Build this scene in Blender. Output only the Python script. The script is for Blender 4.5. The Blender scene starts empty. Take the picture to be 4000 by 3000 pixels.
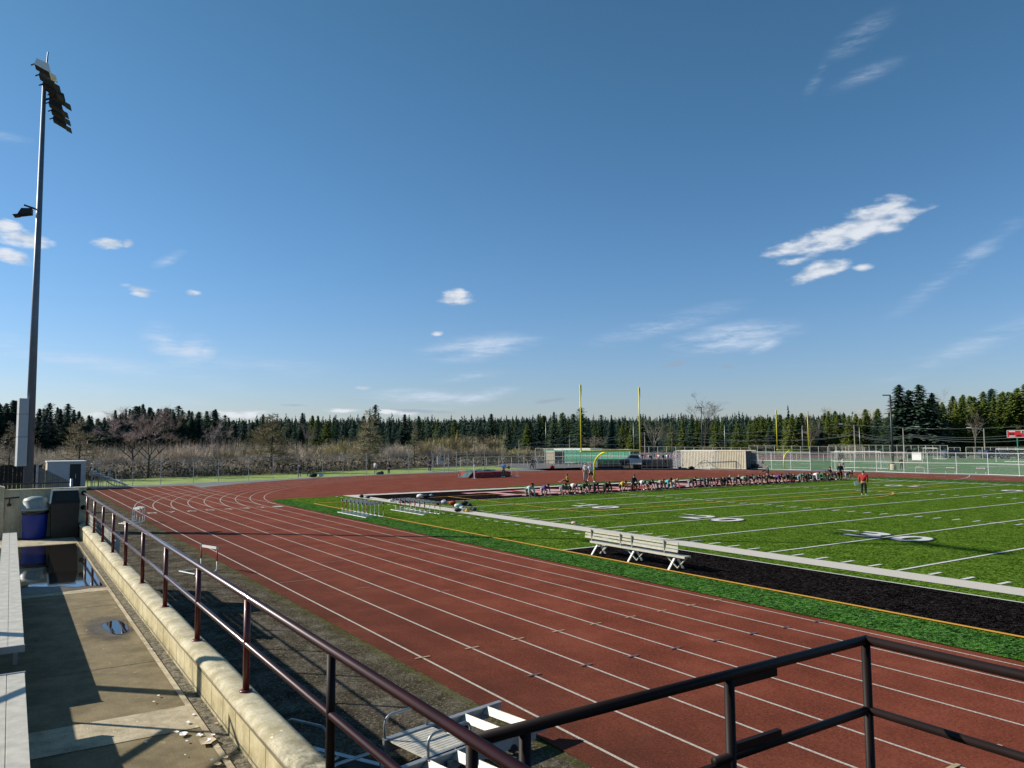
import bpy, bmesh, math, random
from mathutils import Vector, Matrix, Quaternion, noise
import numpy as np
R = math.radians
random.seed(7)
S = bpy.context.scene
COL = S.collection
# ------------------------------------------------------------------ camera
CF, CYAW, CPITCH, CROLL = 2977.347, 2.561103, 0.0770570, -0.0074476
CPOS = Vector((44.8917, -21.9696, 3.8661))
_fw = Vector((math.cos(CYAW)*math.cos(CPITCH), math.sin(CYAW)*math.cos(CPITCH), math.sin(CPITCH)))
_r = Vector((math.sin(CYAW), -math.cos(CYAW), 0)); _u = _r.cross(_fw)
_r2 = math.cos(CROLL)*_r + math.sin(CROLL)*_u; _u2 = -math.sin(CROLL)*_r + math.cos(CROLL)*_u
cam = bpy.data.cameras.new('camera'); camo = bpy.data.objects.new('camera', cam); COL.objects.link(camo)
cam.sensor_width = 36; cam.lens = 36*CF/4000; cam.clip_start = .05; cam.clip_end = 9000
M = Matrix((( _r2.x, _u2.x, -_fw.x, CPOS.x), (_r2.y, _u2.y, -_fw.y, CPOS.y), (_r2.z, _u2.z, -_fw.z, CPOS.z), (0,0,0,1)))
camo.matrix_world = M
S.camera = camo
def ray(px, py): return _fw + _r2*((px-2000)/CF) - _u2*((py-1500)/CF)
def P(px, py, z=0):                       # ground point seen at a place of the photo
    d = ray(px, py); t = (z-CPOS.z)/d.z; q = CPOS + d*t; return Vector((q.x, q.y, z))
def AT(px, dist, z=0):                    # point at a compass direction and distance
    d = ray(px, 1730); h = math.hypot(d.x, d.y); return Vector((CPOS.x+d.x/h*dist, CPOS.y+d.y/h*dist, z))
def ZAT(pt, px, py):                      # height of the sight line above point
    d = ray(px, py); D = math.hypot(pt.x-CPOS.x, pt.y-CPOS.y); return CPOS.z + D*d.z/math.hypot(d.x, d.y)
# ------------------------------------------------------------------ materials
def mat(name, col, rough=.8, metal=0., var=.0, scale=5., col2=None, bump=0., bscale=40., coord='Object', spec=None, coat=0., detail=6.):
    m = bpy.data.materials.new(name); m.use_nodes = True; nt = m.node_tree; b = nt.nodes['Principled BSDF']
    b.inputs['Roughness'].default_value = rough; b.inputs['Metallic'].default_value = metal
    if spec is not None: b.inputs['Specular IOR Level'].default_value = spec
    if coat: b.inputs['Coat Weight'].default_value = coat; b.inputs['Coat Roughness'].default_value = .12
    tc = nt.nodes.new('ShaderNodeTexCoord')
    c1 = tuple(col)+(1,); c2 = tuple(col2)+(1,) if col2 else tuple(max(0, c*(1-var)) for c in col)+(1,)
    if var or col2:
        n = nt.nodes.new('ShaderNodeTexNoise'); n.inputs['Scale'].default_value = scale; n.inputs['Detail'].default_value = detail
        nt.links.new(tc.outputs[coord], n.inputs['Vector'])
        r = nt.nodes.new('ShaderNodeValToRGB'); r.color_ramp.elements[0].position = .35; r.color_ramp.elements[1].position = .65
        r.color_ramp.elements[0].color = c2; r.color_ramp.elements[1].color = c1
        nt.links.new(n.outputs['Fac'], r.inputs['Fac']); nt.links.new(r.outputs['Color'], b.inputs['Base Color'])
    else: b.inputs['Base Color'].default_value = c1
    if bump:
        n2 = nt.nodes.new('ShaderNodeTexNoise'); n2.inputs['Scale'].default_value = bscale; n2.inputs['Detail'].default_value = 4
        nt.links.new(tc.outputs[coord], n2.inputs['Vector'])
        bp = nt.nodes.new('ShaderNodeBump'); bp.inputs['Strength'].default_value = bump; bp.inputs['Distance'].default_value = .02
        nt.links.new(n2.outputs['Fac'], bp.inputs['Height']); nt.links.new(bp.outputs['Normal'], b.inputs['Normal'])
    return m
class G:                                   # tiny node-graph writer
    def __init__(s, m): s.m = m; s.nt = m.node_tree; s.b = s.nt.nodes.get('Principled BSDF')
    def n(s, t, **k):
        x = s.nt.nodes.new('ShaderNode'+t)
        for a, v in k.items():
            if a.startswith('_'): x.inputs[int(a[1:])].default_value = v
            else: setattr(x, a, v)
        return x
    def l(s, a, b): s.nt.links.new(a, b)
    def math(s, op, a, b=None, c=None, clamp=False):
        x = s.n('Math', operation=op, use_clamp=clamp)
        for i, v in enumerate((a, b, c)):
            if v is None: continue
            if isinstance(v, (int, float)): x.inputs[i].default_value = v
            else: s.l(v, x.inputs[i])
        return x.outputs[0]
    def noise(s, vec, scale, detail=5, rough=.5):
        x = s.n('TexNoise'); x.inputs['Scale'].default_value = scale; x.inputs['Detail'].default_value = detail; x.inputs['Roughness'].default_value = rough
        s.l(vec, x.inputs['Vector']); return x.outputs['Fac']
    def ramp(s, fac, stops):
        x = s.n('ValToRGB'); e = x.color_ramp.elements
        while len(e) < len(stops): e.new(.5)
        for i, (p, c) in enumerate(stops): e[i].position = p; e[i].color = (c[0], c[1], c[2], 1)
        s.l(fac, x.inputs['Fac']); return x.outputs['Color']
    def mix(s, f, a, b, mode='MIX'):
        x = s.n('Mix', data_type='RGBA', blend_type=mode)
        for i, v in ((0, f), (6, a), (7, b)):
            if isinstance(v, (int, float)): x.inputs[i].default_value = v
            elif isinstance(v, tuple): x.inputs[i].default_value = v+(1,) if len(v) == 3 else v
            else: s.l(v, x.inputs[i])
        return x.outputs[2]
    def bump(s, h, st, d=.01):
        x = s.n('Bump'); x.inputs['Strength'].default_value = st; x.inputs['Distance'].default_value = d; s.l(h, x.inputs['Height']); s.l(x.outputs[0], s.b.inputs['Normal'])
def newmat(name, rough=.8):
    m = bpy.data.materials.new(name); m.use_nodes = True; g = G(m); g.b.inputs['Roughness'].default_value = rough
    g.pos = g.n('NewGeometry').outputs['Position']; sp = g.n('SeparateXYZ'); g.l(g.pos, sp.inputs[0]); g.x, g.y, g.z = sp.outputs
    return m, g
# running track: tartan granules, worn pale patches, damp dark outer lanes
def m_track():
    m, g = newmat('track_rubber', .85)
    a = g.noise(g.pos, .6, 9, .72); c = g.ramp(a, [(.36, (.125, .031, .017)), (.5, (.185, .046, .026)), (.64, (.25, .070, .040))])
    f = g.noise(g.pos, 20, 8, 1.); c = g.mix(g.ramp(f, [(.42, (.80,.80,.80)), (.53, (0,0,0))]), c, (.032, .010, .007))
    f2 = g.noise(g.pos, 23, 7, 1.); c = g.mix(g.ramp(f2, [(.50, (0,0,0)), (.60, (.62,.62,.62))]), c, (.36, .115, .068))
    g.b.inputs['Specular IOR Level'].default_value = .04
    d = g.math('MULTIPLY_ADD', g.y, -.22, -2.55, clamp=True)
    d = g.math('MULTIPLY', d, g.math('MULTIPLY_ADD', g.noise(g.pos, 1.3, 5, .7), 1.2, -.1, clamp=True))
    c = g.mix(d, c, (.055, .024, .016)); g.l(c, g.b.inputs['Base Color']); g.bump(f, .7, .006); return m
def m_turf(name, stops, fleck, fl=.62, sc=30):
    m, g = newmat(name, .7)
    a = g.noise(g.pos, 1.1, 8, .8); mp = g.n('Mapping'); mp.inputs['Scale'].default_value = (1, .55, 1); g.l(g.pos, mp.inputs[0])
    f = g.noise(mp.outputs[0], sc, 4, .85)
    k = g.math('ADD', g.math('MULTIPLY_ADD', a, .5, -.25), g.math('MULTIPLY_ADD', f, 1.7, -.35))
    c = g.ramp(k, stops); h = g.noise(g.pos, sc*1.7, 2, .9)
    c = g.mix(g.math('MULTIPLY', g.math('GREATER_THAN', h, fl), .6), c, fleck)
    g.l(c, g.b.inputs['Base Color']); g.bump(f, 1., .05); g.b.inputs['Specular IOR Level'].default_value = 0; return m
T_track = m_track()
T_turf = m_turf('turf_green', [(.30, (.003, .012, .001)), (.44, (.028, .075, .004)), (.56, (.092, .180, .014)), (.72, (.24, .34, .055))], (.28, .36, .10), .61, 17)
T_edge = m_turf('turf_edge', [(.30, (.002, .012, .002)), (.44, (.009, .040, .004)), (.56, (.028, .105, .010)), (.72, (.11, .25, .04))], (.22, .40, .15), .58, 12)
T_blackt = m_turf('turf_black', [(.34, (.001, .001, .001)), (.52, (.008, .006, .006)), (.76, (.04, .034, .034))], (.16, .15, .15), .66, 14)
T_white = mat('paint_white', (.72, .70, .66), .8, var=.35, scale=60, detail=3)
T_band = mat('turf_white_band', (.66, .61, .53), .85, var=.45, scale=70, detail=3)
T_lane = mat('lane_paint', (.56, .50, .42), .8, var=.5, scale=40, detail=3)
T_yellow = mat('turf_yellow', (.70, .36, .03), .8, var=.4, scale=60, detail=3)
T_pink = mat('turf_letter', (.55, .36, .36), .8, var=.35, scale=30)
T_red = mat('turf_red', (.50, .02, .03), .8, var=.3, scale=30)
T_blue = mat('paint_blue_mark', (.10, .07, .085), .8)
T_crmark = mat('paint_yellow_mark', (.48, .36, .20), .8, var=.4, scale=40)
T_faint = mat('paint_faint', (.34, .17, .13), .8, var=.5, scale=30)
def m_apron():
    m, g = newmat('asphalt_mossy', .9)
    a = g.noise(g.pos, 1.6, 6, .7); c = g.ramp(a, [(.36, (.042, .036, .028)), (.5, (.088, .076, .058)), (.62, (.16, .142, .115))])
    f = g.noise(g.pos, 19, 8, 1.); c = g.mix(g.ramp(f, [(.43, (.85,.85,.85)), (.53, (0,0,0))]), c, (.018, .015, .010)); g.b.inputs['Specular IOR Level'].default_value = 0
    st = g.noise(g.pos, 28, 2, .8); c = g.mix(g.math('MULTIPLY', g.math('GREATER_THAN', st, .60), .6), c, (.30, .26, .18))
    e = g.math('MULTIPLY_ADD', g.y, 1.1, 18.5, clamp=True)          # moss creeps in from the edge of the track
    e = g.math('MULTIPLY', e, g.math('MULTIPLY_ADD', g.noise(g.pos, 5, 5, .8), 4.0, -1.75, clamp=True))
    c = g.mix(g.math('MULTIPLY', e, .45), c, (.085, .085, .014))
    e2 = g.math('MULTIPLY_ADD', g.math('ABSOLUTE', g.math('ADD', g.y, 16.08)), -9., 1.2, clamp=True)
    e2 = g.math('MULTIPLY', e2, g.math('MULTIPLY_ADD', g.noise(g.pos, 7, 4, .8), 4., -1.4, clamp=True)); c = g.mix(g.math('MULTIPLY', e2, .6), c, (.085, .090, .016))
    g.l(c, g.b.inputs['Base Color']); g.bump(f, .8, .008); return m
T_apron = m_apron()
def m_conc(name, lo, hi, wet=None, sc=2.5):
    m, g = newmat(name, .85)
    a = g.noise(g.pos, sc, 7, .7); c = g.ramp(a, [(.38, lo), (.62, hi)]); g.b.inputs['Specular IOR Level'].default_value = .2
    mp = g.n('Mapping'); mp.inputs['Scale'].default_value = (3, 90, 1); g.l(g.pos, mp.inputs[0]); s_ = g.noise(mp.outputs[0], 2, 2)
    c = g.mix(g.math('MULTIPLY', s_, .45), c, tuple(x*.55 for x in lo)); f = g.noise(g.pos, 60, 3, .8)
    c = g.mix(g.math('MULTIPLY', g.math('GREATER_THAN', f, .62), .5), c, tuple(x*.5 for x in lo))
    f2 = g.noise(g.pos, 9, 3, .9); c = g.mix(g.math('MULTIPLY', g.math('GREATER_THAN', f2, .68), .5), c, tuple(min(1, x*1.5) for x in hi))
    g.l(c, g.b.inputs['Base Color']); g.bump(s_, .35, .003); return m
T_slab = m_conc('concrete_slab', (.160, .125, .068), (.285, .230, .130))
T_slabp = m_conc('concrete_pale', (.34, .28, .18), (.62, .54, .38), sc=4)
def m_gutter():
    m, g = newmat('gutter_dirt', .9); a = g.noise(g.pos, 16, 6, .8)
    c = g.ramp(a, [(.35, (.02, .018, .012)), (.47, (.09, .075, .05)), (.55, (.26, .22, .15)), (.7, (.10, .09, .05))]); b = g.noise(g.pos, 22, 3, .8)
    c = g.mix(g.math('MULTIPLY', g.math('GREATER_THAN', b, .6), .8), c, (.05, .07, .012)); g.l(c, g.b.inputs['Base Color']); g.bump(a, 1, .02); return m
T_gut = m_gutter()
def m_block():
    m, g = newmat('painted_block', .75)
    a = g.noise(g.pos, 3.5, 7, .7); c = g.ramp(a, [(.36, (.34, .28, .14)), (.55, (.50, .43, .25)), (.68, (.58, .51, .33))])
    cb = g.n('CombineXYZ'); g.l(g.x, cb.inputs[0]); g.l(g.math('ADD', g.z, -.02), cb.inputs[1])
    br = g.n('TexBrick'); g.l(cb.outputs[0], br.inputs['Vector']); br.inputs['Scale'].default_value = 1
    br.inputs['Brick Width'].default_value = .41; br.inputs['Row Height'].default_value = .203; br.inputs['Mortar Size'].default_value = .011; br.inputs['Mortar Smooth'].default_value = .5
    c = g.mix(g.math('MULTIPLY', br.outputs['Fac'], .85), c, (.12, .10, .055)); 
    low = g.math('MULTIPLY_ADD', g.z, -9., 15.6, clamp=True); d = g.math('MULTIPLY', low, g.math('MULTIPLY_ADD', g.noise(g.pos, 12, 4, .8), 3, -1.2, clamp=True))
    c = g.mix(d, c, (.06, .062, .02)); g.l(c, g.b.inputs['Base Color'])
    g.bump(g.math('SUBTRACT', g.math('MULTIPLY', g.noise(g.pos, 50, 3), .15), br.outputs['Fac']), .6, .008); return m
T_block = m_block()
T_cop = m_conc('coping_concrete', (.38, .33, .20), (.66, .60, .44), sc=5)
_g = G(T_cop); _sp = _g.n('SeparateXYZ'); _gp = _g.n('NewGeometry').outputs['Position']; _g.l(_gp, _sp.inputs[0]); _lk = _g.b.inputs['Base Color'].links[0].from_socket
_k = _g.math('MULTIPLY', _g.math('MULTIPLY_ADD', _sp.outputs[0], 1.3, -51.4, clamp=True), _g.math('MULTIPLY_ADD', _g.noise(_gp, 11, 6, .8), 5, -1.9, clamp=True)); _k2 = _g.math('MULTIPLY_ADD', _g.noise(_gp, 2.2, 6, .8), 5, -3.1, clamp=True)
_g.l(_g.mix(_g.math('MULTIPLY', _g.math('MAXIMUM', _k, _g.math('MULTIPLY', _k2, .5)), .85), _lk, (.035, .038, .030)), _g.b.inputs['Base Color'])
def m_water():
    m, g = newmat('rain_water', .03); g.b.inputs['Base Color'].default_value = (.018, .014, .010, 1); g.b.inputs['IOR'].default_value = 1.6
    g.b.inputs['Specular IOR Level'].default_value = .9
    g.bump(g.noise(g.pos, 9, 3), .03, .01); return m
T_water = m_water()
def m_damp():
    m, g = newmat('damp_concrete', .5); g.b.inputs['Specular IOR Level'].default_value = .35; c = g.ramp(g.noise(g.pos, 6, 6, .7), [(.35, (.09, .07, .042)), (.65, (.16, .125, .075))]); g.l(c, g.b.inputs['Base Color'])
    v = g.n('CombineXYZ'); g.l(g.math('MULTIPLY_ADD', g.x, 1.05, -34.1*1.05), v.inputs[0]); g.l(g.math('MULTIPLY_ADD', g.y, 2.9, 20.86*2.9), v.inputs[1]); le = g.n('VectorMath', operation='LENGTH'); g.l(v.outputs[0], le.inputs[0])
    r_ = g.math('ADD', le.outputs['Value'], g.math('MULTIPLY_ADD', g.noise(g.pos, 5, 5, .7), .7, -.35)); k = g.math('MULTIPLY_ADD', r_, -2.2, 2.0, clamp=True); k = g.math('MAXIMUM', k, g.math('LESS_THAN', g.x, 31.5))
    t = g.n('BsdfTransparent'); mx = g.n('MixShader'); g.l(g.math('MULTIPLY', k, .85), mx.inputs[0]); g.l(t.outputs[0], mx.inputs[1]); g.l(g.b.outputs[0], mx.inputs[2]); g.l(mx.outputs[0], g.nt.nodes['Material Output'].inputs[0]); return m
T_damp = m_damp()
def m_wall2():
    m, g = newmat('end_wall_render', .85); a = g.noise(g.pos, 2.5, 7, .75); c = g.ramp(a, [(.36, (.46, .40, .24)), (.6, (.68, .61, .42))])
    mp = g.n('Mapping'); mp.inputs['Scale'].default_value = (6, 6, .7); g.l(g.pos, mp.inputs[0]); s_ = g.noise(mp.outputs[0], 2.5, 4)
    c = g.mix(g.math('MULTIPLY_ADD', s_, 1.6, -.75, clamp=True), c, (.14, .13, .08)); g.l(c, g.b.inputs['Base Color']); g.bump(a, .3, .01); return m
T_wall2 = m_wall2()
T_maroon = mat('maroon_enamel', (.050, .009, .008), .38, spec=.45, coat=.5, var=.3, scale=3)
T_darkrail = mat('maroon_enamel_shaded', (.012, .006, .005), .55, spec=.16, coat=.0, var=.3, scale=4)  # rail maroon with the shade of its unlit side put into the colour
T_maroon_lit = mat('maroon_enamel_sunlit', (.13, .018, .013), .4, spec=.4, coat=.15, var=.3, scale=5)  # rail maroon brightened, sunlight on the posts put into the colour
T_alu = mat('weathered_aluminium', (.42, .41, .37), .45, .4, var=.25, scale=8)
T_alub = mat('bright_aluminium', (.60, .56, .47), .5, .1, var=.25, scale=9)
T_galv = mat('galvanised_steel', (.42, .44, .45), .45, .6, var=.25, scale=6)
T_dkst = mat('dark_steel', (.04, .042, .045), .5, .4)
T_pole = mat('pole_steel', (.17, .20, .24), .5, .35, var=.15, scale=2)
T_cabinet = mat('cabinet_grey', (.46, .47, .48), .5, .1, var=.08, scale=3)
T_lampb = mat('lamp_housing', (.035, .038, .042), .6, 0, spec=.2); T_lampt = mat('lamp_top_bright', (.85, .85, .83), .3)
T_lens = mat('lamp_glass', (.03, .027, .02), .7, 0, spec=.1)
T_yel = mat('goal_yellow', (.66, .60, .03), .4, spec=.5, var=.08, scale=2)
T_wht = mat('white_powder_coat', (.66, .66, .64), .5, var=.1, scale=5)
T_benchw = mat('bench_white', (.46, .44, .36), .55, .05, var=.2, scale=10)
T_orange = mat('hurdle_red', (.45, .05, .03), .5); T_black = mat('black_plastic', (.012, .012, .013), .5); T_blackturf = None
T_binbl = mat('bin_blue', (.006, .03, .26), .45, var=.15, scale=6); T_bingr = mat('bin_lid_grey', (.26, .31, .30), .5, var=.15, scale=8)
T_binbr = mat('bin_brown', (.028, .023, .016), .55, var=.3, scale=6); T_binrim = mat('bin_rim', (.75, .74, .70), .5)
T_liner = mat('bin_liner', (.008, .008, .008), .25)
T_cont = mat('container_cream', (.50, .44, .32), .6, var=.15, scale=1.5); T_contd = mat('container_door_shade', (.06, .065, .075), .6, var=.2, scale=2)  # dark tone serves real doors and painted shade on container ends
T_green = mat('green_windscreen', (.004, .20, .105), .7, var=.2, scale=1)
T_matred = mat('mat_red_vinyl', (.34, .028, .025), .5, var=.3, scale=2.5); T_matdk = mat('mat_dark_red', (.22, .022, .020), .6, var=.2, scale=2); T_tarp = mat('tarp_teal', (.035, .095, .11), .6, var=.4, scale=4)
T_skin = mat('skin', (.34, .19, .125), .6); T_skin2 = mat('skin_tan', (.24, .125, .075), .6)
T_grav = mat('gravel', (.20, .21, .21), .9, col2=(.09, .10, .10), scale=14, bump=.8, bscale=40, coord='Object')
T_lawn = mat('lawn', (.26, .33, .055), .9, col2=(.16, .23, .03), scale=.5, coord='Object', bump=.5, bscale=8, detail=10)
T_earth = mat('earth', (.06, .048, .026), .95, col2=(.035, .040, .014), scale=.04, detail=10)
T_road = mat('road_grey', (.14, .13, .125), .9, var=.25, scale=.2)
T_fturf = mat('far_turf', (.045, .14, .035), .9, col2=(.085, .15, .05), scale=.15)
T_ftrack = mat('far_track', (.17, .05, .06), .9, var=.2, scale=.3)
def m_mesh(name, cell, wire, col, metal=.5):
    m = bpy.data.materials.new(name); m.use_nodes = True; g = G(m); g.b.inputs['Base Color'].default_value = col+(1,); g.b.inputs['Roughness'].default_value = .5; g.b.inputs['Metallic'].default_value = metal
    uv = g.n('UVMap').outputs[0]; sp = g.n('SeparateXYZ'); g.l(uv, sp.inputs[0]); x, y = sp.outputs[0], sp.outputs[1]
    a = g.math('FRACT', g.math('MULTIPLY', g.math('ADD', x, y), 1/cell)); b = g.math('FRACT', g.math('MULTIPLY', g.math('SUBTRACT', x, y), 1/cell))
    k = g.math('MAXIMUM', g.math('LESS_THAN', a, wire), g.math('LESS_THAN', b, wire))
    t = g.n('BsdfTransparent'); mx = g.n('MixShader'); g.l(k, mx.inputs[0]); g.l(t.outputs[0], mx.inputs[1]); g.l(g.b.outputs[0], mx.inputs[2])
    g.l(mx.outputs[0], g.nt.nodes['Material Output'].inputs[0]); return m
T_chain = m_mesh('chain_link', .07, .035, (.36, .38, .38)); T_chainfar = m_mesh('chain_link_far', .07, .035, (.40, .43, .42), .3)
T_net = m_mesh('goal_net', .12, .03, (.75, .75, .75), 0)
def m_leaf(name, cols, tr=.0):
    m, g = newmat(name, .75); oi = g.n('ObjectInfo'); ns = g.noise(g.pos, .9, 3, .7)
    k = g.math('ADD', g.math('MULTIPLY', ns, .85), g.math('MULTIPLY', oi.outputs['Random'], .25)); c = g.ramp(k, [(.35, cols[0]), (.5, cols[1]), (.8, cols[2])])
    g.l(c, g.b.inputs['Base Color']); g.b.inputs['Specular IOR Level'].default_value = .15; return m
T_fir = m_leaf('fir_needles', [(.014, .032, .024), (.034, .068, .046), (.085, .135, .080)])
T_firfar = m_leaf('far_fir_needles', [(.010, .024, .020), (.020, .042, .030), (.045, .074, .046)])
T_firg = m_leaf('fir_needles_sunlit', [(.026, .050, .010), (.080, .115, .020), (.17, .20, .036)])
T_twig = m_leaf('bare_twigs', [(.20, .16, .11), (.32, .26, .19), (.46, .38, .28)])
T_twigp = m_leaf('purple_twigs', [(.22, .15, .145), (.36, .26, .245), (.50, .38, .35)])
T_twigo = m_leaf('mossy_twigs', [(.17, .145, .08), (.28, .24, .14), (.42, .37, .24)])
T_brush = m_leaf('brush_stems', [(.25, .195, .135), (.48, .40, .30), (.68, .60, .48)])
T_bark = mat('bark', (.06, .045, .032), .9, var=.4, scale=3); T_barkp = mat('pale_bark', (.28, .25, .20), .9, var=.4, scale=3)
T_wood = mat('dark_fence_wood', (.035, .026, .02), .9, var=.5, scale=3); T_vinyl = mat('grey_fence_board', (.22, .21, .18), .8, var=.35, scale=5)
T_util = mat('utility_wood', (.30, .27, .22), .9, var=.3, scale=2); T_wire = mat('overhead_wire', (.45, .45, .44), .4, .5)
T_glassd = mat('car_glass', (.015, .018, .022), .08, spec=.8); T_car = mat('car_paint_silver', (.42, .45, .48), .25, .4, coat=.5); T_card = mat('car_paint_dark', (.02, .03, .06), .25, .3, coat=.5); T_tyre = mat('tyre_rubber', (.012, .012, .012), .9)
T_dug = m_mesh('dugout_poly', .5, .0, (.02, .03, .03)); 
def m_dugout():
    m = bpy.data.materials.new('tinted_polycarbonate'); m.use_nodes = True; g = G(m); g.b.inputs['Base Color'].default_value = (.004, .006, .006, 1); g.b.inputs['Roughness'].default_value = .3; g.b.inputs['Specular IOR Level'].default_value = .12
    t = g.n('BsdfTransparent'); mx = g.n('MixShader', _0=.12); g.l(g.b.outputs[0], mx.inputs[1]); g.l(t.outputs[0], mx.inputs[2]); g.l(mx.outputs[0], g.nt.nodes['Material Output'].inputs[0]); return m
T_dug = m_dugout()
T_scred = mat('scoreboard_red', (.55, .02, .03), .5); T_leafd = mat('dry_leaf', (.62, .50, .34), .8, var=.4, scale=20); T_paper = mat('paper_scrap', (.80, .80, .78), .8)
# ------------------------------------------------------------------ mesh builder
class MB:
    def __init__(s): s.v = []; s.f = []; s.m = []; s.mi = 0; s.uv = {}
    def add(s, vs, fs):
        o = len(s.v); s.v += [tuple(x) for x in vs]; s.f += [tuple(o+i for i in f) for f in fs]; s.m += [s.mi]*len(fs)
    def box(s, a, b, mtx=None):
        (x0, y0, z0), (x1, y1, z1) = a, b
        vs = [Vector(v) for v in ((x0,y0,z0),(x1,y0,z0),(x1,y1,z0),(x0,y1,z0),(x0,y0,z1),(x1,y0,z1),(x1,y1,z1),(x0,y1,z1))]
        if mtx: vs = [mtx @ v for v in vs]
        s.add(vs, [(0,3,2,1),(4,5,6,7),(0,1,5,4),(1,2,6,5),(2,3,7,6),(3,0,4,7)])
    def beam(s, p, q, w, h, up=(0,0,1)):           # rectangular bar from p to q
        p, q = Vector(p), Vector(q); d = (q-p).normalized(); up = Vector(up)
        if abs(d.dot(up)) > .98: up = Vector((1,0,0))
        a = d.cross(up).normalized()*w/2; b = a.cross(d).normalized()*h/2
        vs = [p-a-b, p+a-b, p+a+b, p-a+b, q-a-b, q+a-b, q+a+b, q-a+b]
        s.add(vs, [(0,3,2,1),(4,5,6,7),(0,1,5,4),(1,2,6,5),(2,3,7,6),(3,0,4,7)])
    def tube(s, pts, r, n=8, r2=None, cap=True):
        pts = [Vector(p) for p in pts]; k = len(pts); rings = []
        a = None
        for i, p in enumerate(pts):
            d = (pts[min(i+1, k-1)]-pts[max(i-1, 0)]).normalized()
            if a is None:
                a = d.orthogonal().normalized()
            else:
                a = (a - d*a.dot(d)); a = a.normalized() if a.length > 1e-6 else d.orthogonal().normalized()
            b = d.cross(a); rr = r if r2 is None else r+(r2-r)*i/(k-1)
            rings.append([p+(a*math.cos(t*2*math.pi/n)+b*math.sin(t*2*math.pi/n))*rr for t in range(n)])
        vs = [v for g in rings for v in g]; fs = []
        for i in range(k-1):
            for j in range(n): fs.append((i*n+j, i*n+(j+1)%n, (i+1)*n+(j+1)%n, (i+1)*n+j))
        if cap: fs.append(tuple(range(n))[::-1]); fs.append(tuple((k-1)*n+j for j in range(n)))
        s.add(vs, fs)
    def lathe(s, prof, c=(0,0,0), n=16):
        vs = []; fs = []
        for r, z in prof:
            for j in range(n): t = 2*math.pi*j/n; vs.append((c[0]+r*math.cos(t), c[1]+r*math.sin(t), c[2]+z))
        k = len(prof)
        for i in range(k-1):
            for j in range(n): fs.append((i*n+j, i*n+(j+1)%n, (i+1)*n+(j+1)%n, (i+1)*n+j))
        fs.append(tuple(range(n))[::-1]); fs.append(tuple((k-1)*n+j for j in range(n))); s.add(vs, fs)
    def poly(s, pts, z): s.add([(p[0], p[1], z) for p in pts], [tuple(range(len(pts)))])
    def rect(s, x0, y0, x1, y1, z): s.poly([(x0,y0),(x1,y0),(x1,y1),(x0,y1)], z)
    def quadline(s, pts, w, z, closed=False):      # flat painted line along a path, mitred
        pts = [Vector((p[0], p[1], 0)) for p in pts]; n = len(pts); L = []; Rr = []
        for i in range(n):
            d = (pts[(i+1) % n if closed else min(i+1, n-1)]-pts[(i-1) % n if closed else max(i-1, 0)]).normalized(); a = Vector((-d.y, d.x, 0))*w/2
            L.append(pts[i]+a); Rr.append(pts[i]-a)
        vs = [(p.x, p.y, z) for p in L]+[(p.x, p.y, z) for p in Rr]
        m = n if closed else n-1
        s.add(vs, [(n+i, n+(i+1) % n, (i+1) % n, i) for i in range(m)])
    def blob(s, c, r, seed=0, n=10, lump=.25):
        rnd = random.Random(seed); off = Vector((rnd.random()*50, rnd.random()*50, rnd.random()*50)); m = n//2+1; vs = []; fs = []
        for i in range(m):
            th = math.pi*i/(m-1)
            for j in range(n):
                ph = 2*math.pi*j/n; d = Vector((math.sin(th)*math.cos(ph), math.sin(th)*math.sin(ph), math.cos(th)))
                k = 1+lump*noise.noise(d*2+off)*2; vs.append((c[0]+d.x*r[0]*k, c[1]+d.y*r[1]*k, max(c[2]+d.z*r[2]*k, 0.004)))
        for i in range(m-1):
            for j in range(n): fs.append((i*n+j, (i+1)*n+j, (i+1)*n+(j+1)%n, i*n+(j+1)%n))
        s.add(vs, fs)
    def mesh(s, name, mats, smooth=False):
        me = bpy.data.meshes.new(name); me.from_pydata(s.v, [], s.f)
        if not isinstance(mats, (list, tuple)): mats = [mats]
        for m in mats: me.materials.append(m)
        if len(mats) > 1: me.polygons.foreach_set('material_index', s.m)
        if smooth: me.polygons.foreach_set('use_smooth', [True]*len(s.f))
        me.update(); return me
    def build(s, name, mats, parent=None, smooth=False, loc=None):
        o = bpy.data.objects.new(name, s.mesh(name, mats, smooth)); COL.objects.link(o)
        if parent: o.parent = parent
        if loc is not None: o.location = loc
        return o
def uvgrid(o):                                      # metres along / up, for chain link
    me = o.data; uv = me.uv_layers.new(name='UVMap')
    for p in me.polygons:
        for li in p.loop_indices:
            v = me.vertices[me.loops[li].vertex_index].co; n = p.normal
            if abs(n.z) > .75: uv.data[li].uv = (v.x, v.y)
            else: t = Vector((-n.y, n.x, 0)).normalized(); uv.data[li].uv = (v.x*t.x+v.y*t.y, v.z*1.0)
    return o
def tag(o, label=None, cat=None, group=None, kind=None):
    if label: o['label'] = label
    if cat: o['category'] = cat
    if group: o['group'] = group
    if kind: o['kind'] = kind
    return o
def thing(name, loc, label, cat, group=None, rz=0):
    o = bpy.data.objects.new(name, None); COL.objects.link(o); o.location = loc; o.rotation_euler = (0, 0, rz); return tag(o, label, cat, group)
def struct(o): o['kind'] = 'structure'; return o
def copytree(o, parent=None):
    c = o.copy(); COL.objects.link(c)
    if parent: c.parent = parent
    for ch in list(o.children): copytree(ch, c)
    return c
def place(o, loc, rz=0, label=None, sc=None):
    o.location = loc; o.rotation_euler = (0, 0, rz)
    if label: o['label'] = label
    if sc is not None: o.scale = sc if isinstance(sc, tuple) else (sc,)*3
    return o
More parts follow.
